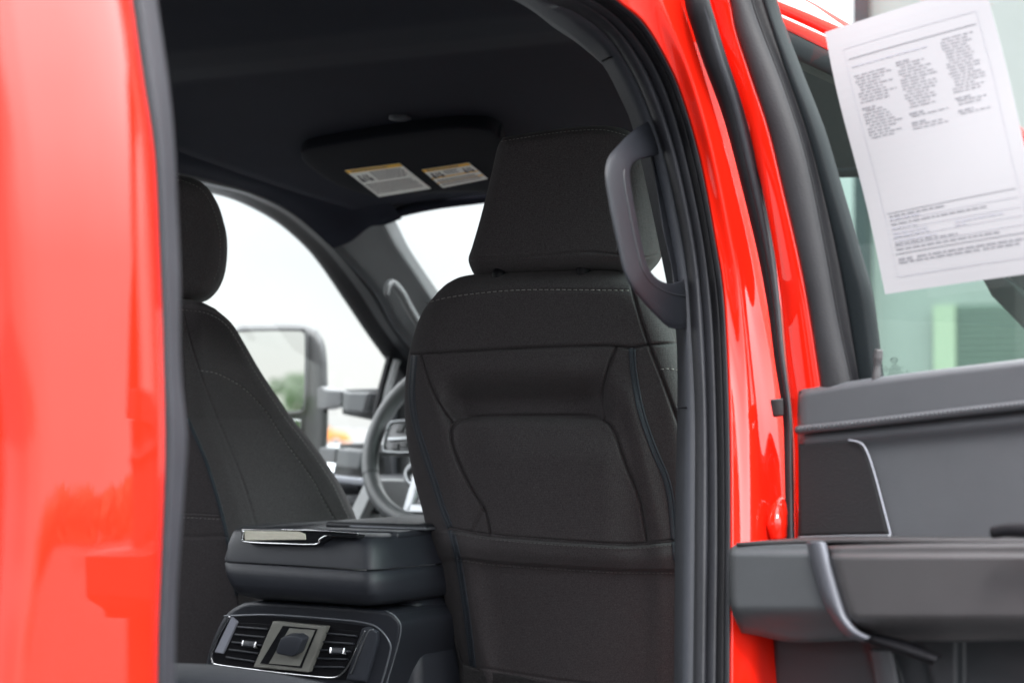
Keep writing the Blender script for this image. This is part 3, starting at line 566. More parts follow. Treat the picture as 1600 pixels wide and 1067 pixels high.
prism('socket_floor', [(452, 981), (492, 984), (468, 1040), (420, 1036)], FP, (0, .001, 0), 'olive', con, off=.0225, bev=0)
b = MB(); sk = FP.at([(446, 993), (464, 993), (473, 999), (464, 1022), (456, 1026), (433, 1022), (430, 1017), (438, 997)], .045); b.prism(sk, (0, .022, .004)); T('socket_cover', b.V, b.F, 'trim', con, bev=.004, smooth=True)
b = MB(); sk = FP.at([(468, 1000), (472, 1001), (463, 1021), (459, 1020)], .047); b.prism(sk, (0, .004, 0)); T('cover_hinge', b.V, b.F, 'trim', con, bev=.0008)
# ---- rear seat cushion showing at the bottom edge
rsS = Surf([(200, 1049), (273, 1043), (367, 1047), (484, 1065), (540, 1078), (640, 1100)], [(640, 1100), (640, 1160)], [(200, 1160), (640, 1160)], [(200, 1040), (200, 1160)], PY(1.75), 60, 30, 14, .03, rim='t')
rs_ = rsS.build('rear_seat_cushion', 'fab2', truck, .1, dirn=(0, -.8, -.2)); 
# ---- right side: pillar trim, seal, red pillar
arch = [(81, -333), (300, -240), (600, -120), (780, -45)]
def A(p, d=0): return [(x, y-d) for x, y in arch]+p
L0 = A([(850, 23), (892, 52), (941, 98), (972, 155), (990, 200), (1014, 300), (1044, 445), (1058, 520), (1060, 640), (1057, 800), (1055, 1100)], -20)
L1 = A([(850, -5), (897, 14), (944, 47), (976, 89), (1005, 145), (1037, 234), (1061, 337), (1075, 422), (1081, 500), (1088, 640), (1088, 800), (1085, 1100)])
L2 = A([(870, -20), (910, 0), (957, 28), (1006, 84), (1039, 150), (1064, 234), (1091, 356), (1104, 450), (1112, 560), (1117, 800), (1113, 1100)], 30)
L3 = A([(900, -60), (962, 0), (1005, 37), (1042, 98), (1066, 155), (1094, 253), (1117, 375), (1131, 469), (1139, 640), (1141, 800), (1140, 1100)], 70)
L4 = A([(1000, -160), (1063, 0), (1084, 66), (1112, 159), (1141, 262), (1169, 375), (1187, 469), (1205, 560), (1214, 640), (1224, 800), (1228, 1100)], 130)
L5 = A([(1060, -160), (1103, 0), (1131, 94), (1159, 178), (1187, 281), (1206, 375), (1220, 469), (1228, 560), (1240, 680), (1242, 800), (1243, 845)], 160)
n_ = 140
l0, l1, l2, l3, l4 = (res(SPo(d).at(l), n_) for l, d in ((L0, -.16), (L1, -.085), (L2, -.06), (L3, -.03), (L4, 0)))
T('pillar_inner_trim', np.vstack([l0+[-.03, .08, 0], l0, l0*.5+l1*.5+[.0, -.006, 0], l1+[-.01, .01, 0], l1+[-.01, .05, 0]]), gridF(n_, 5), 'trim', truck, solid=.003)
def chan(name, a, b_, m, parent, hgt=.016, k=9, dr=(.55, -.83, 0), prof=None):   # rounded strip between two edges
    dr = np.array(dr); A_ = []
    for i in range(k):
        t = i/(k-1); hh = (math.sin(math.pi*t)**.6 if prof is None else prof(t))*hgt; A_.append(a*(1-t)+b_*t+dr*hh)
    A_ = [a-dr*.02]+A_+[b_-dr*.02]
    return T(name, np.vstack(A_), gridF(len(a), len(A_)), m, parent)
lm = l1*.5+l2*.5
chan('door_seal', l1, l1*.35+l2*.65, 'seal', truck, .012)
chan('door_seal_lip', l1*.35+l2*.65, l2*.8+l3*.2, 'seal', truck, .006)
chan('door_seal_bulb', l2*.8+l3*.2, l2*.35+l3*.65, 'rubber', truck, .008)
chan('door_seal_edge', l2*.35+l3*.65, l3, 'seal', truck, .006)
def pprof(t): return .35*math.sin(math.pi*t)+.65*math.exp(-((t-.42)/.22)**2)
l4r = l4+np.array([.0, .0, 0])
chan('pillar', l3+[.002, 0, 0], l4r, 'red', truck, .014, k=31, prof=pprof)
T('pillar_shut_face', np.vstack([l4r, l4r+[-.012, .012, 0], l4r+[-.014, .08, 0], l4r+[-.0, .14, 0]]), gridF(n_, 4), 'red', truck)
# marks on the interior trim: joint lines
for qy in (98, 636):
    P_ = {98: [(941, 96), (960, 88), (974, 92)], 636: [(1057, 637), (1072, 637), (1089, 639)]}[qy]
    tube('trim_joint', SPo(-.12).at(P_, .012), .0014, 'rubber', truck, n=12, seg=6)
b = MB()
# ---- grab handle
GP = SPo(-.10); gpts = [(1050, 196), (1022, 214), (992, 228), (970, 252), (964, 285), (971, 335), (984, 395), (995, 432), (1016, 462), (1046, 486), (1078, 492)]
gO = [(1022, 188), (1003, 195), (986, 207), (966, 227), (951, 245), (946, 263), (946, 285), (955, 340), (966, 390), (975, 427), (988, 452), (1008, 476), (1028, 497), (1044, 511), (1060, 514), (1081, 510)]
gI = [(1034, 240), (1014, 246), (996, 251), (986, 261), (985, 280), (992, 325), (1000, 366), (1006, 395), (1013, 418), (1024, 433), (1037, 441), (1050, 443), (1064, 438), (1080, 430)]
go_, gi_ = res(gO, 90), res(gI, 90); tt = np.linspace(0, 1, 90); gl0 = .058*sst(tt/.22)*sst((1-tt)/.3)-.005
hv = []; k_ = 24
for q_ in np.linspace(0, 2*math.pi, k_+1)[:-1]:
    c_ = math.cos(q_); s_ = math.sin(q_); c_ = math.copysign(abs(c_)**.7, c_); s_ = math.copysign(abs(s_)**.75, s_)
    m_ = (1+c_)/2; Qq = go_*m_+gi_*(1-m_); hv.append(GP.at(Qq, gl0+s_*(.0125 if s_ > 0 else .010)-(.006*m_ if s_ > 0 else 0)))
V = np.array(hv).transpose(1, 0, 2).reshape(-1, 3)
gh = T('grab_handle', V, gridF(k_, 90, closed=True)+[tuple(range(k_)), tuple(89*k_+i for i in range(k_))], 'grip', truck)
pl_ = res([(1018, 232), (996, 236), (978, 250), (975, 268), (976, 290), (986, 345), (996, 392), (1005, 424), (1020, 444), (1045, 458), (1078, 464)], 90)
tube('handle_parting_line', GP.at(pl_, gl0+.0105), .0011, 'dark', gh)
hbS = Surf([(1008, 205), (1034, 195)], [(1034, 195), (1052, 300), (1070, 420), (1082, 515)], [(1044, 512), (1082, 515)], [(1008, 205), (1018, 262), (1034, 360), (1050, 440), (1044, 512)], SPo(-.115), 20, 60, 5, .012)
hbS.build('handle_base', 'grip', gh, .02)
# ---- left edge of the opening: rear pillar and its seal
PA = PX(-1.0, .035, 1.3)
cR = [(196, -60), (205, 0), (222, 120), (240, 240), (248, 400), (253, 533), (256, 700), (251, 850), (245, 1000), (244, 1110)]
cM = [(120, -60), (130, 0), (150, 120), (168, 240), (180, 400), (190, 533), (196, 700), (196, 850), (190, 1000), (188, 1110)]
cL = [(-60, -60), (-40, 0), (-25, 120), (-10, 240), (0, 400), (10, 533), (28, 700), (24, 850), (12, 1000), (5, 1110)]
cLL = [(-200, -60), (-190, 240), (-180, 533), (-170, 850), (-165, 1110)]
rR, rM, rL, rLL = (res(PA.at(c_), 110) for c_ in (cR, cM, cL, cLL))
lines = [rR+[-.05, .03, 0], rR+[-.006, .004, 0], rR+[0, -.0, 0], rR*.7+rM*.3+[.0035, 0, 0], rM+[.005, 0, 0], rM*.5+rL*.5+[.006, 0, 0], rL*1.02-rLL*.02+[.005, 0, 0], rL*.97+rLL*.03+[-.013, 0, 0], rL*.9+rLL*.1+[-.004, 0, 0], rL*.75+rLL*.25+[.002, 0, 0], rLL+[.004, 0, 0], rLL+[.0, -.5, 0]]
loft('rear_pillar', lines, 'red', truck, n=110, sub=5)
sR = [(236, -60), (245, 0), (262, 120), (272, 220), (277, 330), (281, 430), (281, 533), (284, 600), (292, 680), (288, 760), (278, 900), (274, 1000), (273, 1110)]
sR3 = res(PX(-1.06, .035).at(sR), 110); sL3 = res(PX(-1.012, .035).at([(x-4, y) for x, y in cR]), 110)
chan('rear_opening_seal', sL3*.72+sR3*.28, sR3, 'seal', truck, .010, dr=(.75, -.66, 0), k=12)
chan('rear_opening_seal_lip', sL3, sL3*.72+sR3*.28, 'rubber', truck, .004, dr=(.75, -.66, 0))
# ---- front door seen through the rear door's window: roof rail, frame, glass
def strip(name, top_, bot_, m, pl_t, pl_b, par, bulge=.006, n=50):
    a = res(pl_t.at(top_), n); c_ = res(pl_b.at(bot_), n); return chan(name, a, c_, m, par, bulge, dr=(.95, -.2, .2))
r0 = [(1150, -50), (1195, -27), (1261, 0), (1322, 35), (1450, 108), (1560, 176), (1660, 246), (1760, 330)]
r1 = [(1150, -20), (1190, 1), (1289, 45), (1450, 126), (1560, 190), (1650, 256), (1740, 340)]
r2b = [(1150, -12), (1190, 9), (1289, 53), (1450, 133), (1560, 196), (1650, 262), (1735, 350)]
r3b = [(1150, 2), (1195, 28), (1294, 77), (1450, 153), (1560, 215), (1640, 272), (1725, 365)]
r4b = [(1150, 45), (1195, 68), (1301, 117), (1450, 190), (1560, 252), (1630, 310), (1705, 400)]
strip('roof_rail', r0, r1, 'red', SPo(-.02), SPo(0), truck)
strip('rail_gap', r1, r2b, 'rubber', SPo(-.02), SPo(-.02), truck, -.002)
fd = strip('front_door', r2b, r3b, 'red', SPo(0), SPo(.004), truck)
strip('front_window_seal', r3b, r4b, 'edge', SPo(.0), SPo(-.01), fd, .005)
fg = res(SPo(-.012).at(r4b), 40); fb = fg.copy(); fb[:, 2] = 1.44; fb[:, 0] = -1.03
T('front_window', np.vstack([fg, fb]), gridF(40, 2), 'clear', fd)
b = MB(); b.box((-1.05, 3.30, 1.06), (.13, 1.45, .74)); T('front_door_lower', b.V, b.F, 'red', fd, bev=.02, smooth=False)
# right tow mirror, seen through the two windows
prism('right_tow_mirror', [(1530, 428), (1562, 424), (1640, 492), (1640, 545), (1600, 515), (1570, 484), (1548, 462)], PY(3.72), (0, .03, 0), 'dark', truck, bev=.006)
prism('right_mirror_sail', [(1572, 428), (1640, 420), (1640, 480), (1605, 462)], PY(3.74), (0, .02, 0), 'dark', truck, bev=.003)
# ---- open rear door
da = R(75); dirv = np.array([math.sin(da), -math.cos(da), 0]); dn = np.array([math.cos(da), math.sin(da), 0])
DP = Pl(dn, (-.985, 2.20, 0)); ddn = dn
panel = Surf([(1247, 618), (1252, 609), (1283, 603), (1365, 590), (1480, 575), (1660, 553), (2250, 480)], [(2250, 480), (2250, 555)], [(1246, 669), (1350, 658), (1480, 643), (1660, 623), (2250, 556)], [(1247, 618), (1246, 640), (1246, 669)], DP, 170, 40, 12, .018, rim='tl')
lowp = Surf([(1246, 673), (1350, 662), (1480, 647), (1660, 627), (2250, 560)], [(2250, 560), (2250, 870)], [(1246, 860), (2250, 860)], [(1246, 673), (1248, 760), (1246, 860)], DP, 80, 60, 6, .01, lambda x, y: -.012+0*x+.010*np.exp(-((y-np.interp(x, [1246, 1660], [690, 650]))/14)**2), rim='l')
door = panel.build('rear_door', 'door', truck, .03, dirn=ddn); door['label'] = 'open rear passenger door with grey inner trim'
lowp.build('door_inner_panel', 'door', door, .03, dirn=ddn)
pb_ = [(1246, 672), (1350, 661), (1480, 646), (1660, 626)]
tube('belt_piping', DP.at(res(pb_, 60), .004), .0052, 'door', door)
stitches('belt_stitching', DP, np.array(pb_)+[0, -2], door, m='dthread', dash=4, gap=3, r=.0011, lift=.0100)
spk = Surf([(1247, 694), (1290, 690), (1325, 688), (1343, 692)], [(1343, 692), (1352, 704), (1364, 738), (1378, 790), (1390, 835)], [(1248, 838), (1390, 835)], [(1247, 694), (1248, 838)], DP, 40, 50, 4, .003, lambda x, y: 0*x-.002)
spk.build('speaker_panel', 'spkr', door, .02, dirn=ddn)
tube('speaker_panel_trim', DP.at(res([(1326, 687), (1345, 692), (1355, 706), (1366, 738), (1380, 790), (1392, 836)], 60), .002), .0009, 'cheek', door)
tube('speaker_panel_base', DP.at(res([(1248, 840), (1320, 838), (1392, 837)], 30), .004), .0020, 'satin2', door)
# red hinge-side edge and upper frame
DQ = Pl(dn, (-.985, 2.20, 0)+dn*.02)
e5, e6, e7, e8, e9 = ([(1103, 0), (1131, 94), (1159, 178), (1187, 281), (1206, 375), (1220, 469), (1228, 560), (1240, 680), (1242, 800), (1243, 900)],
  [(1120, -60), (1141, 0), (1150, 47), (1173, 117), (1201, 201), (1225, 300), (1248, 398), (1265, 487), (1283, 605), (1290, 660)],
  [(1155, -60), (1173, 0), (1187, 42), (1225, 141), (1258, 244), (1286, 375), (1309, 500), (1330, 600), (1340, 660)],
  [(1170, -60), (1192, 0), (1225, 103), (1262, 211), (1295, 337), (1319, 450), (1343, 598), (1352, 660)],
  [(1185, -60), (1205, 20), (1239, 112), (1272, 197), (1300, 290), (1333, 403), (1350, 469), (1365, 590), (1372, 660)])
def onD(l, off=0): return res(DP.at(l, off), 90)
d5 = onD([(1080, -70)]+e5, -.03); d6 = onD(e6, -.015); d7 = onD(e7, -.02); d8 = onD(e8, -.035); d9 = onD(e9, -.035)
d6b = onD(e6[:-1]+[(1292, 680), (1296, 900)], -.018)
chan('door_edge', d5, d6b, 'red', door, .006, k=15, dr=-dn)
chan('window_channel', d6, d7, 'chan', door, .010, dr=-dn)
chan('window_channel_gap', d7, d8, 'rubber', door, -.004, dr=-dn)
chan('window_edge_seal', d8, d9, 'edge', door, .002, dr=-dn)
# outer skin behind the panel (hidden here, there from the side)
b = MB(); pts = DP.at([(1262, 640), (2280, 500), (2280, 1900), (1262, 1650)], -.10); b.prism(pts, dn*.02); T('door_outer_skin', b.V, b.F, 'red', door, bev=.004)
# long black weatherstrip hanging between pillar and door
ws = [(1085, -60), (1103-14, 0), (1100, 40), (1117, 94), (1146, 178), (1172, 281), (1193, 375), (1208, 469), (1218, 560), (1230, 650), (1233, 740), (1235, 850)]
wsp = res(SPo(.012).at(ws, .02), 120); wr_ = np.interp(np.linspace(0, 1, 120), [0, .1, .45, .62, .75, 1], [.0155, .0155, .012, .0075, .0058, .0055])
tube('door_weatherstrip', wsp, wr_, 'rubber', door, seg=16)
wsp2 = wsp+np.array([.0, 0, 0]); tube('weatherstrip_lip', res(SPo(.012).at([(x+7-5*(i/11), y) for i, (x, y) in enumerate(ws)], .038), 120), wr_*.42, 'seal', door, seg=10)
prism('strip_clip', [(1203, 624), (1222, 622), (1223, 650), (1208, 652)], SPo(.01), (.01, -.02, 0), 'rubber', door, off=.02, bev=.002)
tube('door_hinge', SPo(.0).at([(1221, 784), (1216, 800), (1214, 818), (1217, 842)], .02), [.008, .012, .013, .010], 'red', door, n=20)
fl_ = res(DP.at([(2250, 560), (2235, 480), (2180, 250), (2080, 20), (1950, -110), (1700, -190), (1400, -230), (1150, -200), (1095, -90)], -.03), 90)
tube('window_frame', fl_, .03, 'red', door, seg=16)
tube('window_frame_seal', fl_+np.array([-.025, 0, -.028])-dn*.012, .016, 'rubber', door, seg=12)
# glass, lock knob, etched marks
gS = [(1180, -90), (1205, 20), (1239, 112), (1272, 197), (1300, 290), (1333, 403), (1350, 469), (1365, 590), (1375, 640)]
gA = res(DP.at(gS, -.045), 40); gB = res(DP.at([(2050, -90), (2200, 600)], -.045), 40)
glassp = T('rear_door_window', np.vstack([gA, gB]), gridF(40, 2), 'glass', door)
K = DP.at([(1373, 546), (1372, 556), (1371.5, 562), (1371, 566), (1369, 598)], -.012)
tube('lock_knob', K, [.0048, .0056, .0038, .0050, .0056], 'arm', door, seg=16, n=24)
GD = Pl(dn, DP.at([(1400, 570)], -.043)[0])
b = MB(); q = np.linspace(0, 2*math.pi, 41); rg = GD.at([(1397+5.6*math.cos(a), 562.5+3.6*math.sin(a)) for a in q]); V_, F_ = tubeVF(rg, .00045, 5); b.add(V_, F_)
for yy, x0, x1 in ((569.5, 1394, 1400), (572.5, 1392, 1404), (575.5, 1388, 1409), (578, 1390, 1407), (581, 1389, 1408), (584, 1388, 1410), (587, 1391, 1408)):
    x = x0
    while x < x1:
        l = random.uniform(1.2, 3.2); b.prism(GD.at([(x, yy-.6-.13*(x-1397)), (x+l, yy-.6-.13*(x+l-1397)), (x+l, yy+.6-.13*(x+l-1397)), (x, yy+.6-.13*(x-1397))]), -dn*.0002); x += l+.7
for X0 in ((1385, 576), (1419, 582)):
    V_, F_ = tubeVF(GD.at([(X0[0]-2.5, X0[1]+4), (X0[0]-3, X0[1]-1), (X0[0]-1, X0[1]-4), (X0[0]+.5, X0[1]), (X0[0]+3, X0[1]+3), (X0[0]-2.5, X0[1]+4)]), .0004, 5); b.add(V_, F_)
T('glass_etching', b.V, b.F, 'etch', glassp, smooth=False)
def text3d(name, s, origin, ux, uy, size, m, parent, org):
    cu = bpy.data.curves.new(name, 'FONT'); cu.body = s; cu.size = 1; cu.align_x = 'CENTER'; cu.align_y = 'CENTER'; cu.shear = .3
    tmp = bpy.data.objects.new('tmp', cu); sc.collection.objects.link(tmp); bpy.context.view_layer.update()
    me = bpy.data.meshes.new_from_object(tmp.evaluated_get(bpy.context.evaluated_depsgraph_get()))
    bpy.data.objects.remove(tmp)
    V = [origin+ux*v.co.x*size+uy*v.co.y*size for v in me.vertices]; F = [tuple(p.vertices) for p in me.polygons]
    return mesh(name, V, F, m, parent, smooth=False, org=org)
o_ = GD.at([(1397, 562.5)])[0]-dn*.0003; text3d('glass_emblem', 'Ford', o_, dirv, np.array([0, 0, 1.]), .0042, 'etch', glassp, TRUCK)
# armrest
def arow(xl, yl, pts, off): return DP.at([(xl, yl)]+pts, np.array(off))
capS = Surf([(1147, 851), (1200, 846), (1262, 844), (1290, 846)], [(1290, 846), (1295, 890), (1305, 940), (1335, 1000)], [(1158, 988), (1185, 993), (1240, 1003), (1335, 1000)], [(1147, 851), (1140, 862), (1139, 906), (1142, 950), (1158, 988)],
            DP, 60, 60, 12, .02, lambda x, y: .135+0*x-.012*sst((868-y)/12)-.035*sst((y-945)/55))
cap = capS.build('armrest', 'cap', door, .13, dirn=dn, shrink=.96)
armS = Surf([(1290, 853), (1400, 850), (1500, 849), (1700, 850), (2200, 860)], [(2200, 860), (2200, 1010)], [(1338, 988), (1400, 1000), (1500, 1002), (1700, 1000), (2200, 1010)], [(1290, 853), (1300, 891), (1319, 953), (1338, 988)],
            DP, 80, 50, 7, .012, lambda x, y: .165+0*x-.010*sst((872-y)/10)-.045*sst((y-958)/40)**1.3)
armS.build('armrest_pad', 'arm', door, .14, dirn=dn, shrink=1)
loft('armrest_blade', [DP.at(l, o) for l, o in (
    ([(1262, 847), (1270, 884), (1284, 931), (1300, 962), (1322, 991), (1350, 1001)], .140),
    ([(1270, 846), (1279, 884), (1292, 930), (1307, 960), (1328, 987), (1352, 998)], .158),
    ([(1284, 846), (1295, 890), (1313, 952), (1326, 975), (1340, 988), (1356, 997)], .162),
    ([(1290, 850), (1301, 892), (1320, 953), (1330, 972), (1342, 986), (1360, 996)], .150))], 'blade', door, n=70, sub=4, solid=.003)
loft('armrest_blade', [DP.at(l, o) for l, o in (([(1318, 990), (1359, 1003), (1400, 1017), (1458, 1037)], .125), ([(1326, 986), (1362, 998), (1402, 1011), (1462, 1031)], .148), ([(1338, 984), (1390, 996), (1420, 1004), (1470, 1026)], .13))], 'rubber', door, n=50, sub=4, solid=.003)
loft('armrest_top', [DP.at([(1150, 850), (1300, 845), (1500, 846), (1700, 848)], .12), DP.at([(1200, 846), (1300, 840.5), (1500, 841), (1700, 842)], .02)], 'arm', door, n=40, solid=.004)
# lower door panel with moulded ribs
lwS = Surf([(1208, 985), (1300, 985), (1500, 985), (1700, 985), (2250, 985)], [(2250, 985), (2250, 1500)], [(1208, 1500), (2250, 1500)], [(1208, 985), (1208, 1500)], DP, 200, 60, 4, .01,
           lambda x, y: .02+0*x+.018*sst((x-1356-(y-1020)*.3)/4)*sst((1394-x+(y-1020)*.3)/4)+.012*sst((x-1440-(y-1020)*.3)/4)*sst((1500-x)/6)-.008*sst((x-1500)/6), rim='l')
lwS.build('door_lower_panel', 'doorlow', door, .05, dirn=dn)
loft('door_rib', [DP.at([(1358, 1015), (1364, 1040), (1374, 1100)], .039), DP.at([(1376, 1015), (1382, 1040), (1392, 1100)], .043), DP.at([(1394, 1015), (1400, 1040), (1410, 1100)], .039)], 'door', door, n=20, sub=3, solid=.003)
tube('door_pull', DP.at([(1552, 832), (1575, 828), (1620, 828), (1700, 830)], .20), [.006, .008, .009, .009], 'rubber', door, n=24)
# ---- the sheet taped inside the window
PC = [(1289, 51), (1537, -26), (1653, 421), (1385, 460)]
PP = Pl(dn, DP.at([(1430, 200)], .004)[0]); pc = PP.at(PC)
def pq(s, t, lift=0):
    p = (1-t)*((1-s)*pc[0]+s*pc[1])+t*((1-s)*pc[3]+s*pc[2]); cur = .010*math.sin(s*2.6+.3)*math.sin(t*3.0)*.4+.003*math.sin(t*7+s*3)
    return p-dn*(cur+lift)
base = pc.mean(0)
V = [pq(i/20, j/30) for j in range(31) for i in range(21)]
pap = mesh('paper_sheet', V, gridF(21, 31), 'paper', None, org=pq(.5, 1), solid=.0003, smooth=False)
pap.location = pq(.5, 1)
tag(pap, 'white printed information sheet taped to the open door\'s window', 'paper')
def sheetprint(name, items, m):
    b = MB()
    for s0, t0, s1, t1 in items:
        n = max(1, int((s1-s0)/.08)+0); k = max(1, int((t1-t0)/.08))
        for i in range(n):
            for j in range(k):
                a, c_ = s0+(s1-s0)*i/n, s0+(s1-s0)*(i+1)/n; d, e = t0+(t1-t0)*j/k, t0+(t1-t0)*(j+1)/k
                b.add([pq(a, d, .0006), pq(c_, d, .0006), pq(c_, e, .0006), pq(a, e, .0006)], [(0, 1, 2, 3)])
    return mesh(name, b.V, b.F, m, pap, smooth=False, org=pq(.5, 1))
I1 = []; I2 = []
def words(s0, s1, t, th, dst):
    s = s0
    while s < s1-.008:
        l = min(random.uniform(.018, .06), s1-s); dst.append((s, t, s+l, t+th)); s += l+.009
for a in ((.10, .085, .92, .0868), (.10, .945, .92, .9468), (.10, .085, .1025, .945), (.9175, .085, .92, .945)): I2.append(a)
I1.append((.12, .127, .90, .1305)); words(.13, .60, .158, .005, I2)
for c0, c1, t0, t1 in ((.13, .37, .195, .44), (.40, .64, .175, .44), (.68, .88, .15, .43)):
    t = t0
    while t < t1:
        if random.random() < .10: t += .011; words(c0, c0+.09, t, .0065, I1); t += .0115; continue
        ind = random.choice((0, 0, .012, .02)); words(c0+ind, c0+random.uniform(.14, c1-c0), t, .0036, I1); t += .0112
I1.append((.12, .712, .90, .7145))
for t, e in ((.722, .38), (.733, .22), (.752, .62), (.766, .2), (.785, .25), (.797, .26), (.815, .3), (.826, .42), (.845, .66)):
    words(.13, .10+e, t, .006, I1 if e > .3 else I2)
words(.52, .80, .785, .006, I2); words(.52, .58, .797, .006, I2)
for t in (.742, .776, .806, .836): I2.append((.12, t, .90, t+.0015))
I1.append((.12, .862, .90, .865)); words(.13, .22, .880, .008, I1); words(.25, .88, .880, .006, I1); words(.13, .62, .893, .006, I1); words(.64, .84, .893, .006, I1)
for lo, hi, s0, s1, nm in ((0, .17, 0, .66, 'printed_heading'), (.17, .5, 0, .39, 'printed_column'), (.17, .5, .39, .66, 'printed_column'), (.14, .5, .66, 1, 'printed_column'), (.5, .77, 0, 1, 'printed_footer'), (.77, .872, 0, 1, 'printed_footer'), (.872, 1, 0, 1, 'printed_notice')):
    sheetprint(nm, [a for a in I1 if lo <= a[1] < hi and s0 <= a[0] < s1], 'ink')
sheetprint('printed_lines', I2, 'ink2')
# ================================================================== BEYOND THE TRUCK
def at_ground(px, d): v = rays([(px, 660)])[0]; return CAM*[1, 1, 0]+np.array([v[0], v[1], 0])*d
# building ahead
bx0 = -6.45; by = 16.0
bd = empty('service_building', (0, by+5, 0), 'pale grey metal building with dark slatted door, seen through the open door\'s glass', 'building')
def BB(name, boxes, m, par, **k):
    b = MB()
    for c_, d in boxes: b.box(c_, d)
    return mesh(name, b.V, b.F, m, par, smooth=False, org=(0, by+5, 0), **k)
BB('wall', [((bx0+6.5, by+5, 4), (13, 10, 8))], 'wall', bd)
gy = by-.05; X1, X2, X3 = (PY(gy).at([(p, 560)])[0][0] for p in (1462, 1496, 1760)); zt_ = PY(gy).at([(1500, 476)])[0][2]
BB('door_post', [(((X1+X2)/2, gy, zt_/2), (X2-X1, .1, zt_))], 'post', bd)
sl = BB('slatted_door', [(((X2+X3)/2, gy+.02, zt_/2), (X3-X2, .08, zt_))], 'slat', bd)
BB('door_slats', [(((X2+X3)/2, gy-.03, .03+k*.05), (X3-X2, .02, .032)) for k in range(int(zt_/.05))], 'slat', sl, bev=.008)
BB('corner_post', [((bx0+.02, by-.06, 4), (.12, .12, 8))], 'soffit', bd)
# cars parked beyond the driver's side
def make_car(name, loc, rz, paint, label, group, h=1.0):
    e = empty(name, loc, label, 'car', group, rz)
    prof = [(-2.3, .45), (-2.35, .85), (-2.2, 1.0), (-1.55, 1.08), (-.9, 1.55*h), (.55, 1.58*h), (1.25, 1.08), (2.1, .95), (2.35, .75), (2.35, .4), (-2.3, .35)]
    def pr(name_, pts, wd, m, par=e, bev=.05, off=0):
        b = MB(); b.prism([(x, -wd/2+off, z) for x, z in pts], (0, wd, 0)); o = mesh(name_, b.V, b.F, m, par, smooth=False, bev=bev); return o
    pr('body', prof, 1.8, paint)
    pr('side_window', [(-1.35, 1.1), (-.82, 1.46*h), (.5, 1.49*h), (1.05, 1.1)], 1.82, 'carglass', bev=.02)
    b = MB(); b.prism([(.64, -.78, 1.55*h), (.64, .78, 1.55*h), (1.22, .82, 1.13), (1.22, -.82, 1.13)], (.03, 0, .03)); mesh('windscreen', b.V, b.F, 'carglass', e, smooth=False)
    for sx in (-1.4, 1.45):
        for s_ in (-1, 1):
            V, F = tubeVF([(sx, s_*.72, .34), (sx, s_*.92, .34)], .34, 20, up=(0, 0, 1)); wl_ = mesh('wheel', V, F, 'tyre', e)
            V, F = tubeVF([(sx, s_*.80, .34), (sx, s_*.925, .34)], .2, 16, up=(0, 0, 1)); mesh('rim', V, F, 'satin', wl_)
    for s_ in (-1, 1):
        b = MB(); b.box((2.33, s_*.68, .76), (.08, .34, .14)); mesh('headlight', b.V, b.F, 'white', e, bev=.02)
        b = MB(); b.box((-2.32, s_*.7, .86), (.08, .3, .16)); mesh('tail_light', b.V, b.F, 'carred', e, bev=.02)
    return e
p = at_ground(488, 120); make_car('parked_car', p, R(35), 'orange', 'small orange car parked behind the tow mirror arms', 'cars parked beyond the truck')
p = at_ground(634, 120); make_car('parked_car', p, R(215), 'carred', 'red car parked farthest right beyond the mirror arms', 'cars parked beyond the truck')
p = at_ground(552, 11); make_car('parked_car', p, R(118), 'silver', 'low pale car parked nearest, under the mirror arms', 'cars parked beyond the truck', h=.9)
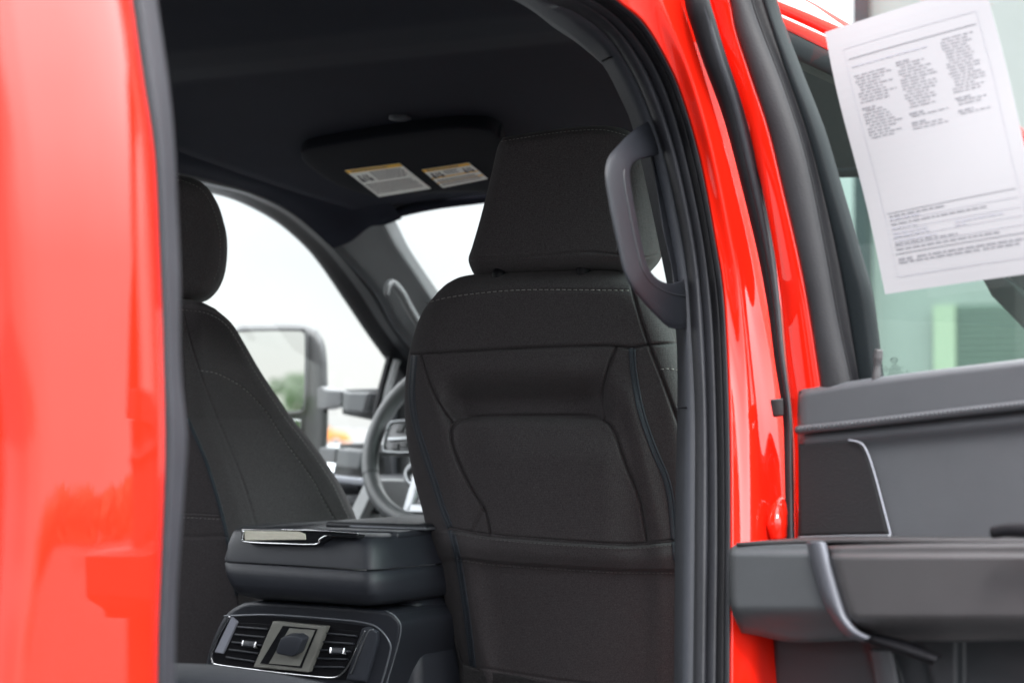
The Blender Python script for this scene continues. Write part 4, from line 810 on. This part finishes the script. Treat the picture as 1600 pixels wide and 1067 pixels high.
# trees
def make_tree(name, loc, H, Rr, seed, label, group=None, n=5200, parent=None):
    rs = random.Random(seed); e = empty(name, loc, label, 'tree', group)
    b = MB(); V, F = tubeVF([(0, 0, 0), (.05, 0, H*.25), (0, .08, H*.5), (0, 0, H*.85)], [H*.035, H*.028, H*.02, H*.006], 10); b.add(V, F)
    for k in range(7):
        a = rs.uniform(0, 6.28); z = H*rs.uniform(.28, .6); V, F = tubeVF([(0, 0, z), (math.cos(a)*Rr*.4, math.sin(a)*Rr*.4, z+H*.12), (math.cos(a)*Rr*.75, math.sin(a)*Rr*.75, z+H*.2)], [H*.014, H*.009, H*.003], 6); b.add(V, F)
    mesh('trunk', b.V, b.F, 'bark', e)
    V = []; F = []; cl_ = [(rs.gauss(0, Rr*.42), rs.gauss(0, Rr*.42), H*.6+rs.uniform(-.30, .32)*H, rs.uniform(.2, .42)*Rr) for _ in range(34)]
    for i in range(n):
        c_ = rs.choice(cl_); u = Vector((rs.gauss(0, 1), rs.gauss(0, 1), rs.gauss(0, 1))).normalized()*c_[3]*rs.uniform(.55, 1.05)
        p = Vector(c_[:3])+u; s = rs.uniform(.05, .13)*H/6*1.3; a = Vector((rs.gauss(0, 1), rs.gauss(0, 1), rs.gauss(0, 1))).normalized(); d = a.orthogonal().normalized()
        o = len(V); V += [p+a*s, p+d*s*.6, p-a*s, p-d*s*.6]; F.append((o, o+1, o+2, o+3))
    mesh('crown', V, F, 'leaf', e, smooth=False, recalc=False)
    return e
def copy_tree(src, loc, s, rz, label, group):
    c_ = src.copy(); sc.collection.objects.link(c_); c_.location = loc; c_.scale = (s, s, s); c_.rotation_euler = (0, 0, rz); c_['label'] = label; c_['group'] = group
    for ch in src.children:
        d = ch.copy(); sc.collection.objects.link(d); d.parent = c_
    return c_
# the tree that shows in the mirror: behind the truck on the driver's side
def mirror_ray(px, py):
    d = rays([(px, py)])[0]; d /= np.linalg.norm(d); n = MP.n; r = d-2*(d@n)*n; return MP.at([(px, py)])[0], r
o_, r_ = mirror_ray(492, 640); k = 60; tl = o_+r_*k/np.linalg.norm(r_[:2]); tl[2] = 0
t1 = make_tree('leafy_tree', tl, 3.2, 1.35, 3, 'rounded green tree reflected in the left tow mirror', n=7000)
rs = random.Random(11); V = []; F = []                    # the wooded skyline mirrored in the red rear pillar
for i in range(9000):
    a = R(rs.uniform(26, 78)); d = rs.uniform(105, 125); hh = 2.9+.35*math.sin(a*31)+.3*math.sin(a*77+1)+.2*math.sin(a*190)
    p = Vector((math.sin(a)*d, math.cos(a)*d, hh*rs.random()**.6)); u = Vector((rs.gauss(0, 1), rs.gauss(0, 1), rs.gauss(0, 1))).normalized()*rs.uniform(.3, .8); e_ = u.orthogonal()*.8
    o = len(V); V += [p+u, p+e_, p-u, p-e_]; F.append((o, o+1, o+2, o+3))
tag(mesh('distant_wood', V, F, 'leaf', smooth=False, recalc=False), 'low dark line of far trees mirrored in the red rear pillar', 'wood', kind='stuff')
